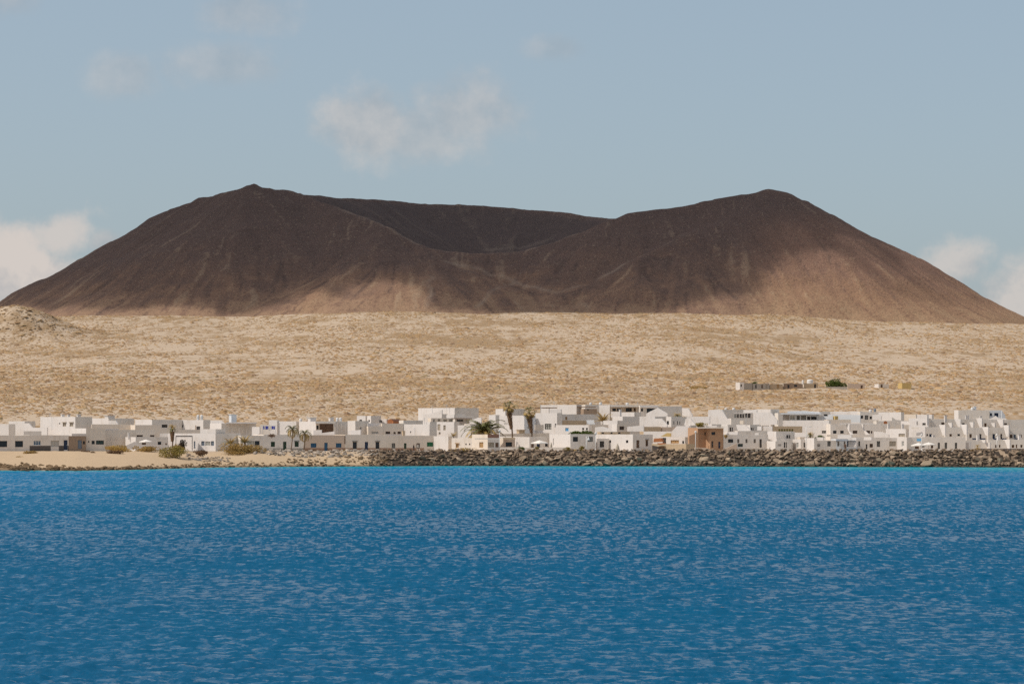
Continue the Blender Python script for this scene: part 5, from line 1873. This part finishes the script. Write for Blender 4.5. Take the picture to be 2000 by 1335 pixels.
def apartments():
    """stepped block of flats: each bay a little right of and behind the last, with lit party walls"""
    h = H('stepped grey apartment block with white lit party walls and balconies', 1900, 552, 'apartment building', 'apartment_building', None)
    # upper storey bays
    bays = [(1806, 1812, 1836), (1836, 1834 + 2, 1876), (1876, 1876, 1918), (1918, 1918, 1960), (1960, 1960, 2050)]
    d = 560
    up = [(1840, 1840, 1876), (1876, 1876, 1918), (1918, 1918, 1960)]
    wins_u = {0: [('w', 1838.5, 1844.5, 824.5, 829, 'gb')], 1: [('w', 1879, 1884, 825.5, 829, 'dk')], 2: [('w', 1922.5, 1927, 826, 833, 'br')], 3: [('w', 1961, 1967, 826, 829, 'gb')]}
    for k, (a, b) in enumerate([(1812, 1876), (1876, 1918), (1918, 1960), (1960, 2060)]):
        h.block(a - 9, a, b, 818 + .4 * k, 561 - 1.5 * k, t=10, mat='grey', matl='white', L=7, f=[w for w in wins_u[k] if w[1] > a])
    # party walls of the upper storey, sunlit side
    for a, b, y0, y1 in [(1864, 1876, 818, 833), (1906, 1918, 816, 834), (1947, 1959, 819, 834)]:
        h.panel([(a, y0), (b, y0), (b, y1), (b - 5, y1)], 557, t=-48, mat='white', name='party_wall')
    for a, b, y0, y1 in [(1851, 1859, 825, 835), (1893, 1901, 824, 837), (1935, 1943, 825.5, 834)]:
        h.panel([(a, y0), (b, y0), (b, y1), (b - 3.5, y1 - 1)], 556.5, t=-48, mat='white', name='balcony_screen')
    # middle storey, standing forward
    wins_m = {0: [('w', 1809.5, 1812.5, 847, 851, 'gd'), ('d', 1815, 1820.5, 847, 852.5, 'nv')], 1: [('w', 1854.5, 1859, 847, 852, 'br'), ('w', 1870, 1875, 847, 851, 'dk')],
              2: [('w', 1893.5, 1898, 847, 854.5, 'br'), ('d', 1912.5, 1917, 847, 857, 'gd')], 3: [('d', 1938.5, 1943.5, 847, 856, 'nv'), ('d', 1954, 1957.5, 847, 857, 'gd')],
              4: [('w', 1972, 1977.5, 848, 855, 'gb'), ('w', 1979.5, 1984, 848, 855, 'bgy'), ('w', 1990.5, 1996, 848, 854, 'gb')]}
    for k, (a, b, yt) in enumerate([(1806, 1846, 833.5), (1846, 1888, 834), (1888, 1930, 834.5), (1930, 1971, 835), (1971, 2060, 836)]):
        h.block(a - 7, a, b, yt, 549 - 1.2 * k, t=10, mat='grey', matl='white', L=6, f=[w for w in wins_m[k] if a < w[1] and w[2] < b])
    for a, b, y0, y1 in [(1834, 1846, 829, 850), (1876, 1888, 828.5, 848), (1918, 1930, 833.5, 850), (1959, 1970, 830, 852)]:
        h.panel([(a, y0), (b, y0), (b, y1), (b - 5, y1)], 544.5, t=-48, mat='white', name='party_wall')
    # ground storey
    wins_g = {0: [], 1: [('w', 1943.5, 1948, 868, 874, 'br'), ('w', 1951, 1954, 868, 873.5, 'br')], 2: [('w', 1976, 1981, 868, 874, 'br'), ('d', 1984, 1987, 867.5, 874.5, 'br'), ('w', 1993, 1997, 868, 873.5, 'br')]}
    for k, (a, b, yt) in enumerate([(1886, 1930, 860), (1930, 1972, 859), (1972, 2060, 858)]):
        h.block(a - 5, a, b, yt, 535 - k, t=10, mat='grey', matl='white', L=8, f=wins_g[k])
    for a, b, y0, y1 in [(1885.5, 1894, 864, 874), (1916, 1924, 858.5, 864), (1923.5, 1933, 864, 875), (1962, 1972, 858.5, 876)]:
        h.panel([(a, y0), (b, y0), (b, y1), (b - 4, y1)], 531, t=-48, mat='white', name='party_wall')
    for a, b in [(1899, 1909), (1914, 1925), (1940, 1950), (1956, 1966), (1981, 1992)]:
        h.slab(a, b, 855.3, 858, 541.5, .1, 'navy', name='balcony_rail')
    for x in (1824, 1911, 1951, 1992):
        h.chimney(x - 2.2, x + 2.2, 850, 858, 540.5)
    h.chimney(1845.5, 1849.5, 811.5, 820, 560)
    h.chimney(1914.5, 1918, 813, 822, 557)
    h.chimney(1886, 1888.6, 811.5, 820, 560)
    h.chimney(1890, 1892.6, 811.5, 820, 560)
    b = H('tall grey blank block with dark blue windows above the apartments', 1905, 585, 'house', 'house')
    b.block(1868, 1872, 1932.5, 800.3, 588, t=8, mat='grey', matl='white', L=7)
    b.block(1928, 1933, 1957, 800.8, 589, t=12, mat='cool', L=6, f=[('w', 1933.5, 1937.5, 806.5, 812, 'nv'), ('w', 1942, 1950, 806, 814.5, 'nv')])
    b.panel([(1956.5, 818), (1956.5, 801), (1963, 810), (1964, 818)], 588, t=20, mat='cool', name='side_wall')
    b.chimney(1903, 1907, 794, 800.5, 592, 'cool')
    b.panel([(1930, 818), (1938, 815.5), (1944, 811.5), (1950, 816), (1966, 817), (1966, 822), (1930, 822)], 576, t=-20, mat='white', name='parapet')


apartments()


def hamlet():
    g = 'scattered farm buildings on the plain behind the village'
    spec = [
        ('small white hut at the left end of the plain hamlet', 1429, 1445, 1453.5, 746.5, 'white2', 'white', [('w', 1446.5, 1449, 750, 755, 'dk')]),
        ('pale grey shed beside the white hut on the plain', 1452, 1454, 1469, 747.5, 'concrete', 'cream', []),
        ('weathered cream ruin with three dark doors in the plain hamlet', 1468, 1470, 1503, 749, 'concrete', 'sandwall', [('d', 1475, 1478, 751, 758, 'dk'), ('d', 1487, 1490, 751, 758, 'br'), ('d', 1496, 1499, 751, 758, 'bg')]),
        ('ochre farm shed with brown gate in the plain hamlet', 1502, 1504, 1529, 749.5, 'sandwall', 'cream', [('d', 1517, 1522, 750.5, 758, 'oc')]),
        ('long low rubble building with tanks in the plain hamlet', 1528, 1530, 1568, 748.5, 'stone', 'cream', [('d', 1538, 1542, 751, 758, 'dk'), ('w', 1551, 1557, 751, 755, 'dk')]),
        ('beige roofless hut left of the green tree on the plain', 1566, 1570, 1598, 747.5, 'sandwall', 'cream', [('d', 1590, 1594, 750, 758, 'dk')]),
        ('brown blank barn right of the green tree on the plain', 1650, 1656, 1689, 749, 'tan', 'tan', [('d', 1681, 1685, 752, 759, 'fb')]),
        ('tiny white hut with brown door on the open plain', 1712, 1716, 1736, 749.5, 'cream', 'white', [('d', 1720, 1724, 750.5, 758, 'br')]),
        ('yellow ochre shed at the right end of the plain hamlet', 1754, 1762, 1780, 747.5, 'yellow', 'yellow', []),
    ]
    for lab, a, b, c, yt, m, ml, f in spec:
        d = d_at(b, 759.5)
        h = H(lab, b, d, 'farm building', 'farm_building', g)
        f = [(k, x0, x1, y0, y1, 'br' if s == 'fb' else s) for k, x0, x1, y0, y1, s in f]
        h.block(a, b, c, yt, d, t=18, mat=m, matl=ml, L=5, f=f)
    tank(1566, 1570, 742, 749, 925, 'small pale tank on the long rubble building in the plain hamlet')
    tank(1576, 1588, 740.5, 748, 925, 'wide pale tank on the beige hut left of the green tree on the plain')
    d = d_at(1635, 759)
    shrub(1613, 1658, 739, 759, d, 'green', 'rounded dark green tree standing alone in the plain hamlet', 'tree', 'tree', 900, .28, None)
    low_wall('low rubble yard wall in front of the hamlet tree', [(1600, 755), (1655, 755), (1655, 761), (1600, 761)], d - 4, mat='concrete', name='yard_wall')
    d = d_at(1370, 758)
    shrub(1340, 1380, 753, 760, d, 'dry', 'low ochre bush left of the hamlet on the plain', n=260, size=.22)
    d = d_at(1473, 748)
    shrub(1468, 1481, 742, 750, d_at(1473, 757), 'green', 'small green bush behind the pale grey shed on the plain', n=160, size=.2)


hamlet()


# ================================================================== palms, shrubs, lamps, parasols
palm(1001, 853, 793, 540, 'tallest palm with a hanging brown skirt, left of its twin', 'fan', 16, 30, ('frond', 'frondy'), 0.15, (800, 833, 12, 7), lean=-7, emin=-.9, emax=1.4, group='tall skirted palms')
palm(1039, 853, 804, 540, 'shorter skirted palm standing right of its taller twin', 'fan', 16, 30, ('frond', 'frondy'), 0.14, (811, 841, 13, 6), lean=-5, emin=-.9, emax=1.4, group='tall skirted palms')
palm(947, 856, 843, 531, 'large feathery palm with wide dark crown above a low house', 'arch', 52, 56, ('frond', 'frondy'), 0.38, emin=-.35, emax=1.5)
palm(568, 879, 838, 513, 'thin windblown palm in front of the low house with green shutters', 'wind', 21, 24, ('frond', 'frondy'), 0.10, lean=3, wind=-1, emin=-.9, emax=1.5)
palm(593, 879, 846, 515, 'thin windblown palm beside the tan house with blue door', 'wind', 21, 24, ('frond', 'frondy'), 0.13, lean=2, wind=-1, emin=-.9, emax=1.5)
palm(336.5, 872, 835, 509, 'small palm with shaggy brown trunk by the white house with pergola', 'arch', 14, 22, ('frondy', 'frond'), 0.12, (842, 856, 8, 6), emin=-.8, emax=1.4)
palm(1178, 830, 822, 556, 'golden dry palm rising behind white walls', 'stiff', 24, 26, ('frondy',), 0.2, emin=.1, emax=1.5)
palm(1323, 818, 812, 566, 'half-hidden palm crown above the grey slit-window house', 'arch', 15, 18, ('frondy', 'frond'), 0.15, emin=-.1, emax=1.2)
palm(885, 858, 852, 536, 'small dry potted palm cluster on a white roof terrace', 'stiff', 13, 14, ('frondy',), 0.12, emin=.3, emax=1.5)
palm(1582, 858, 848, 530, 'ochre bushy palm behind the tall lamp post', 'arch', 12, 20, ('frondy', 'frond'), 0.14, emin=-.4, emax=1.4)
palm(450, 884, 866, 507, 'left half of the big bushy palm clump by the beach', 'stiff', 19, 22, ('frondy', 'frond'), 0.2, emin=.1, emax=1.4, group='bushy palm clump')
palm(478, 884, 864, 508, 'right half of the big bushy palm clump by the beach', 'stiff', 21, 22, ('frondy', 'frond'), 0.2, emin=.1, emax=1.4, group='bushy palm clump')
palm(1909, 879, 871, 514, 'small orange-tinged palm bush by the dark promenade wall', 'arch', 8, 16, ('frondy',), 0.1, emin=-.2, emax=1.3)

shrub(428, 518, 860, 892, 503, 'dry', 'big ochre undergrowth around the bushy palm clump by the beach', n=2200, size=.17)
shrub(202, 262, 869, 884, 497, 'gold', 'wide golden shrub below the beige house on the beach', n=700)
shrub(258, 312, 868, 884, 498, 'dry', 'ochre shrub bank below the low white terrace house', n=700)
shrub(208, 242, 877, 888.5, 489, 'brown', 'domed brown shrub on the sand before the golden shrub', n=420)
shrub(158, 176, 879, 885.5, 491, 'brown', 'small brown dome shrub left of its twin on the sand', n=260, size=.13)
shrub(177, 192, 880.5, 888, 489, 'brown', 'small brown dome shrub right of its twin on the sand', n=240, size=.13)
shrub(45, 74, 879.5, 890, 489, 'dry', 'rounded tan shrub on the sand below two dark windows', n=360)
shrub(32, 56, 890, 896, 480, 'dry', 'flat tan shrub near the left edge, closest to the water', n=240, size=.13)
shrub(98, 112, 886, 892, 485, 'olive', 'tiny olive tuft alone on the sand', n=150, size=.12)
shrub(308, 373, 872, 894, 489, 'olive', 'large olive-gold shrub on the beach before the pergola house', n=1000)
shrub(338, 362, 862, 880, 500, 'dry', 'ochre bush under the small shaggy palm', n=380)
shrub(346, 365, 853, 875, 506, 'dark', 'dark dried bush against the white pergola', n=380)
shrub(375, 408, 873.5, 885, 494, 'brown', 'grey-brown dead shrub on the rubble below the shuttered window', n=420)
shrub(590, 625, 876, 883, 509, 'brown', 'low brown scrub on the rocks below the tan house', n=240)
shrub(668, 688, 879, 887, 508, 'olive', 'round olive bush on the rocks below the downpipe', n=240)
shrub(868, 935, 872, 889, 512.5, 'gold', 'long golden bush on the boulders left of the big palm house', n=900)
shrub(1012, 1025, 870, 880, 514, 'green', 'small bright green bush by the terrace wall', n=260, size=.13)
shrub(1044, 1053, 871, 880, 514, 'olive', 'slim olive bush under the wide parasol', n=160, size=.12)
shrub(1112, 1160, 836.5, 850, 533, 'green', 'broad bright green tree behind the frosted-window house', 'tree', 'tree', 1100, .16, None)
shrub(1101, 1118, 871, 884, 513.5, 'olive', 'olive bush at the foot of the frosted-window house wall', n=260, size=.14)
shrub(1115, 1134, 876, 885, 513, 'gold', 'golden tuft on the boulders by the frosted-window house', n=200, size=.14)
shrub(1131, 1146, 869, 884, 514, 'olive', 'upright olive bush beside the bell lamp post', n=260, size=.14)
shrub(1362, 1376, 874, 884, 512, 'brown', 'small dry bush before the terracotta house', n=160, size=.13)
shrub(1591, 1614, 846, 854, 531, 'green', 'flat green hedge on a roof right of the ochre palm', n=260, size=.14)
shrub(1358, 1382, 820, 829.5, 550, 'olive', 'yellow-green bush behind the white garden wall', n=280, size=.16)
shrub(1413, 1422, 845, 851, 521, 'dry', 'dry plant on the grey row house roof', n=80, size=.12)
shrub(1286, 1302, 866, 871, 517, 'brown', 'dry brown plant over the sand-coloured yard wall', n=120, size=.12)
shrub(1890, 1915, 874, 883, 512.6, 'dry', 'low dry bush on the boulders at the right end', n=200, size=.13)
shrub(521, 540, 843, 849, 520, 'brown', 'reddish-brown plant on the roof below the blue washing', n=140, size=.12)

lamp_post(975.5, 843, 884, 512, 'white lamp post standing before the red-brown banded house', 'globe')
lamp_post(1145.3, 852, 885, 511, 'white post with bell-shaped lamp before the frosted-window house', 'bell')
lamp_post(1163.4, 848, 880, 513, 'plain white post at the corner of the frosted-window house', 'globe')
lamp_post(1358.5, 845, 886, 511, 'white post before the terracotta house', 'globe')
lamp_post(1574.5, 833.5, 882, 512, 'tall slim lamp post with a side arm before the white porch house', 'arm')
lamp_post(1800, 851, 880, 512, 'slim lamp post between the two white parasols', 'globe')
lamp_post(1947, 851, 882, 511, 'lamp post in front of the apartment block', 'globe')

parasol(1037, 1071, 859, 864.5, 877, 519.5, 'wide cream parasol over the terrace of the lit gable house', sides=4)
parasol(1779, 1809, 864, 869, 879, 520, 'left white parasol of the seafront pair')
parasol(1800, 1828, 863, 867.5, 879, 522, 'right white parasol of the seafront pair')
parasol(271.5, 298, 857.5, 862, 874, 511, 'cream parasol on the low white terrace house')


def closed_parasol(x, yt, yb, d, w, label):
    foot, top = px2w(x, yb, d), px2w(x, yt, d)
    root = thing('parasol', label, 'parasol', foot, 'parasols on the seafront terraces')
    h = top.z - foot.z
    r = w / 2 / F * d
    mb = MB()
    mb.lathe(foot, [(r * .75, h * .12), (r, h * .2), (r * .8, h * .55), (r * .3, h * .9), (.03, h)], 10)
    mb.build('canopy', 'beigeg', root, root)
    mb = MB()
    mb.tube(foot + Vector((0, 0, -.2)), foot + Vector((0, 0, h * .2)), .04, .04, 8)
    mb.build('pole', 'wood', root, root)


closed_parasol(1076.5, 863, 877, 518, 5, 'folded grey parasol right of the wide cream parasol')
closed_parasol(1206, 866, 880, 515, 8, 'folded beige parasol before the broad sunlit wall')

tank(384, 389.5, 809.5, 819.5, 556, 'left of two white tanks on the block with brown balcony door')
tank(391, 396.5, 809.5, 819.5, 556, 'right of two white tanks on the block with brown balcony door')
tank(584.5, 590, 817, 822.5, 552, 'small white tank at the left end of the loggia house roof')
tank(656, 661.5, 815, 822, 553, 'left white tank on the panelled grey part of the loggia house')
tank(662.5, 668, 815, 822, 553, 'right white tank on the panelled grey part of the loggia house')
tank(1151, 1156, 785.5, 790.5, 594, 'left white tank on the long veranda house roof')
tank(1170, 1176, 785, 790.5, 594, 'middle white tank on the long veranda house roof')
tank(1222, 1228, 786, 791, 592, 'right white tank on the long veranda house roof')
tank(1415, 1420, 796.5, 800.5, 582, 'left white tank on the house with glass doors')
tank(1430, 1436, 796, 800.5, 582, 'right white tank on the house with glass doors')
tank(1697, 1703, 799, 805, 589, 'pale tank on the grey back house')
tank(1706.5, 1711, 797, 805, 589, 'dark grey tank on the grey back house', 'bluegrey')
tank(1896, 1902, 795, 800.8, 592, 'pale tank on the tall grey blank block')


def washing():
    d = 536.0
    a, b = px2w(513, 831.5, d), px2w(538, 831.5, d)
    root = thing('washing_line', 'line of blue washing above the low house with green shutters', 'washing line', px2w(513, 848, d))
    mb = MB()
    for p in (a, b):
        mb.tube(p + Vector((0, 0, -2.2)), p + Vector((0, 0, .1)), .04, .04, 6)
    mb.build('post', 'metal', root, root)
    mb = MB()
    mb.tube(a, b, .012, .012, 5)
    mb.build('line', 'metal', root, root)
    rg = random.Random(4)
    x = 514.0
    while x < 535.5:
        w = rg.uniform(1.8, 3.4)
        lo = rg.uniform(837.5, 841)
        V, Fs = [], []
        n = 4
        for i in range(n + 1):
            for j, yy in enumerate((831.6, (831.6 + lo) / 2, lo)):
                p = px2w(x + w * i / n, yy, d)
                p.y += .08 * math.sin(i * 2.1 + j)
                V.append(p)
        for i in range(n):
            for j in range(2):
                k = i * 3 + j
                Fs.append((k, k + 1, k + 4, k + 3))
        o = mesh_obj('cloth', V, Fs, M['clothblue' if rg.random() < .72 else 'canvas'], root, root)
        sol = o.modifiers.new('thickness', 'SOLIDIFY')
        sol.thickness = .02
        x += w + rg.uniform(.15, .5)


washing()


# ================================================================== rocks
def rock_meshes(n, seed, mat, name):
    rg = np.random.default_rng(seed)
    out = []
    for k in range(n):
        bm = bmesh.new()
        ax = np.array([1.0, rg.uniform(.6, .95), rg.uniform(.42, .72)])
        for i in range(13):
            v = rg.normal(0, 1, 3)
            v /= np.linalg.norm(v)
            v = v * ax * rg.uniform(.86, 1.05)
            bm.verts.new(v)
        bmesh.ops.convex_hull(bm, input=bm.verts)
        loose = [v for v in bm.verts if not v.link_faces]
        bmesh.ops.delete(bm, geom=loose, context='VERTS')
        me = bpy.data.meshes.new(name)
        bm.to_mesh(me)
        bm.free()
        me.materials.append(mat)
        out.append(me)
    return out


def rock_arrays(meshes):
    out = []
    for me in meshes:
        v = np.zeros(len(me.vertices) * 3)
        me.vertices.foreach_get('co', v)
        t = []
        for p in me.polygons:
            i = list(p.vertices)
            for k in range(1, len(i) - 1):
                t.append((i[0], i[k], i[k + 1]))
        out.append((v.reshape(-1, 3), np.array(t)))
    return out


def rot_matrix(rx, ry, rz):
    from mathutils import Euler
    return np.array(Euler((rx, ry, rz)).to_matrix())


def build_rocks():
    rg = np.random.default_rng(77)
    meshes = rock_meshes(16, 5, ROCK['boulder'], 'boulder')
    cand = []
    # the armoured bank: px, slope fraction from the water (0) to the top (1)
    px = 726.0
    while px < 2140:
        for row in range(7):
            f_ = (row + rg.uniform(-.3, .3)) / 6.2
            p = px + rg.uniform(-6, 6) + (row % 2) * 6
            taper = np.clip((p - 715) / 130, 0, 1)
            if f_ * 1.0 < (1 - taper) * .45:
                continue
            dw, de = d_water(p), d_edge(p)
            d = dw - .6 + f_ * (de - dw + 1.5)
            g = max(gz(p, d), -.4)
            s = rg.lognormal(0, .36) * (.56 if row < 4 else .5) * (0.75 + .25 * taper)
            s = float(np.clip(s, .42, 1.6))
            if row >= 5:
                s *= .78
            cand.append((s, p, d, g + s * (.22 if row < 5 else .0), rg.uniform(0, 6.28), rg.uniform(-.5, .5), rg.uniform(-.5, .5), int(rg.integers(16))))
        px += 8.6
    # small filler stones between
    small = []
    for i in range(1500):
        p = rg.uniform(720, 2140)
        f_ = rg.random()
        dw, de = d_water(p), d_edge(p)
        d = dw - .8 + f_ * (de - dw + 2.2)
        s = rg.uniform(.22, .5)
        small.append((s, p, d, max(gz(p, d), -.3) + .25, rg.uniform(0, 6.28), rg.uniform(-.6, .6), rg.uniform(-.6, .6), int(rg.integers(16))))
    inview = [c for c in cand if -10 < c[1] < 2010]
    inview.sort(key=lambda c: -c[0] / c[2])
    big = inview[:300]
    rest = inview[300:] + [c for c in cand if not (-10 < c[1] < 2010)] + small
    base = px2w(1300, 912, 503)
    base.z = 0
    root = thing('rock_revetment', 'long bank of heaped brown boulders along the waterline below the houses', 'sea wall', base)
    for s, p, d, z, rz, rx, ry, k in big:
        o = bpy.data.objects.new('boulder', meshes[k])
        o.parent = root
        o.location = Vector(((p - CX) / F * d, d, z)) - base
        o.rotation_euler = (rx, ry, rz)
        o.scale = (s * rg.uniform(.95, 1.35), s, s * rg.uniform(.85, 1.05))
        COL.objects.link(o)
    arr = rock_arrays(meshes)

    def heap(name, items, mat, parent, base):
        VV, TT, n = [], [], 0
        for s, p, d, z, rz, rx, ry, k in items:
            v, t = arr[k]
            w = (v * s * np.array([1.1, 1, .95])) @ rot_matrix(rx, ry, rz).T + np.array([(p - CX) / F * d, d, z]) - np.array(base)
            VV.append(w)
            TT.append(t + n)
            n += len(v)
        return fast_tris(name, np.concatenate(VV), np.concatenate(TT), mat, parent)
    o = heap('rubble', rest, ROCK['boulder'], root, base)
    o['kind'] = 'stuff'

    # paler rubble bank in front of the low row, x 370..740
    items = []
    for i in range(330):
        p = rg.uniform(498, 742)
        if rg.random() < .22:
            p = rg.uniform(365, 450)
        d = rg.uniform(503.5, 509) if p > 498 else rg.uniform(490, 498)
        mid = np.interp(p, [498, 560, 742], [505, 506, 509])
        if p > 498:
            d = mid + rg.uniform(-4.5, .8)
        s = float(np.clip(rg.lognormal(-.9, .34), .2, .75)) * (1.0 if p > 498 else .8)
        items.append((s, p, d, gz(p, d) + s * .12, rg.uniform(0, 6.28), rg.uniform(-.5, .5), rg.uniform(-.5, .5), int(rg.integers(16))))
    mp = rock_meshes(10, 9, ROCK['pale'], 'stone')
    items.sort(key=lambda c: -c[0])
    base = px2w(600, 885, 507)
    root = thing('rubble_bank', 'low bank of pale grey rubble stones above the beach left of the boulders', 'rubble bank', base)
    for s, p, d, z, rz, rx, ry, k in items[:170]:
        o = bpy.data.objects.new('stone', mp[k % 10])
        o.parent = root
        o.location = Vector(((p - CX) / F * d, d, z)) - base
        o.rotation_euler = (rx, ry, rz)
        o.scale = (s * 1.2, s, s)
        COL.objects.link(o)
    o = heap('rubble', items[170:], ROCK['pale'], root, base)
    o['kind'] = 'stuff'

    # dark reef at the water's edge of the beach
    items = []
    for i in range(2600):
        p = rg.uniform(-280, 760)
        dw = d_water(p)
        w = np.interp(p, [0, 120, 135, 160, 300, 740], [9, 7, 3.5, 4.5, 4, 5])
        t_ = rg.normal(.35, .42)
        d = dw + t_ * w - .6
        clump = fbm(np.array([p / 40.0]), np.array([d / 4.0]), 3, 55)[0]
        if rg.random() > .65 + 1.3 * clump:
            continue
        s = float(np.clip(rg.lognormal(-1.05, .45), .12, .85)) * np.interp(p, [0, 130, 200, 740], [1.15, 1.0, .8, .62])
        g = gz(p, d)
        items.append((s, p, d, max(g, -.15) + s * .1, rg.uniform(0, 6.28), rg.uniform(-.3, .3), rg.uniform(-.3, .3), int(rg.integers(16))))
    o = heap('shore_reef', items, ROCK['reef'], None, (0, 0, 0))
    o['kind'] = 'stuff'
    o['label'] = 'dark broken reef rock along the edge of the beach'


build_rocks()


def slab_in_rocks():
    c = px2w(1506, 898, 500.5)
    root = thing('concrete_slab', 'flat concrete slab over a dark gap among the boulders', 'slab', c)
    mb = MB()
    mb.box(c + Vector((-1.9, -.7, 0)), (3.6, 0, 0), (0, 3.5, 0), (0.0, 0, .32))
    mb.build('slab', 'concrete', root, root)


slab_in_rocks()


# ================================================================== people on the promenade
def person(x, yf, d, height, top, bottom, label, facing_z, stride=0.25):
    foot = px2w(x, yf, d)
    root = thing('person', label, 'person', foot, None)
    s = height / 1.75
    J = {'pel': (0, 0, .95), 'chest': (0, 0, 1.28), 'neck': (0, 0, 1.48), 'head': (0, .01, 1.60), 'crown': (0, 0, 1.72),
         'lh': (-.10, 0, .90), 'lk': (-.10, -stride * .45, .50), 'la': (-.10, -stride * .6, .09), 'lt': (-.10, -stride * .6 - .16, .04),
         'rh': (.10, 0, .90), 'rk': (.10, stride * .2, .49), 'ra': (.10, stride * .8, .10), 'rt': (.10, stride * .8 - .15, .04),
         'ls': (-.19, 0, 1.40), 'le': (-.25, .08, 1.13), 'lw': (-.25, -.04, .88), 'lf': (-.24, -.07, .78),
         'rs': (.19, 0, 1.40), 're': (.25, -.06, 1.13), 'rw': (.25, -.16, .90), 'rf': (.24, -.20, .80)}
    rad = {'pel': .15, 'chest': .155, 'neck': .06, 'head': .098, 'crown': .07, 'lh': .095, 'rh': .095, 'lk': .062, 'rk': .062, 'la': .045, 'ra': .045,
           'lt': .035, 'rt': .035, 'ls': .065, 'rs': .065, 'le': .045, 're': .045, 'lw': .033, 'rw': .033, 'lf': .035, 'rf': .035}
    E = [('pel', 'chest'), ('chest', 'neck'), ('neck', 'head'), ('head', 'crown'), ('pel', 'lh'), ('lh', 'lk'), ('lk', 'la'), ('la', 'lt'),
         ('pel', 'rh'), ('rh', 'rk'), ('rk', 'ra'), ('ra', 'rt'), ('chest', 'ls'), ('ls', 'le'), ('le', 'lw'), ('lw', 'lf'), ('chest', 'rs'), ('rs', 're'), ('re', 'rw'), ('rw', 'rf')]
    names = list(J)
    me = bpy.data.meshes.new('body')
    me.from_pydata([tuple(c * s for c in J[k]) for k in names], [(names.index(a), names.index(b)) for a, b in E], [])
    o = bpy.data.objects.new('body', me)
    o.parent = root
    o.rotation_euler = (0, 0, facing_z)
    COL.objects.link(o)
    sk = o.modifiers.new('skin', 'SKIN')
    lay = me.skin_vertices[0] if len(me.skin_vertices) else None
    if lay is None:
        bm = bmesh.new()
        bm.from_mesh(me)
        bm.verts.layers.skin.verify()
        bm.to_mesh(me)
        bm.free()
        lay = me.skin_vertices[0]
    for i, k in enumerate(names):
        lay.data[i].radius = (rad[k] * s, rad[k] * s)
        lay.data[i].use_root = (k == 'pel')
    o.modifiers.new('smooth', 'SUBSURF').levels = 1
    m, t = new_mat('person_' + top + '_' + bottom)
    co = t.node('ShaderNodeTexCoord')
    z = t.node('ShaderNodeSeparateXYZ', i_0=co.outputs['Object']).outputs[2]
    cols = {'dark': (.03, .025, .028, 1), 'light': (.62, .56, .48, 1), 'brown': (.16, .09, .06, 1), 'skin': (.42, .26, .19, 1), 'blue': (.06, .09, .18, 1)}
    c = t.ramp(t.math('DIVIDE', z, 1.75 * s), [(0, cols['skin'][:3]), (.06, cols[bottom][:3]), (.53, cols[top][:3]), (.845, cols['skin'][:3]), (.93, (.03, .02, .015))], 'CONSTANT')
    finish(t, c, .85, .2)
    me.materials.append(m)


person(808, 882.5, 516, 1.66, 'dark', 'dark', 'person in dark clothes walking past the cream house with slim green door', math.radians(80))
person(816.5, 882.5, 516.3, 1.74, 'light', 'brown', 'person in pale clothes walking just right of the person in dark', math.radians(75))
person(1651, 881.5, 515, 1.68, 'brown', 'brown', 'person in brown standing before the blue-topped porch', math.radians(20), .06)
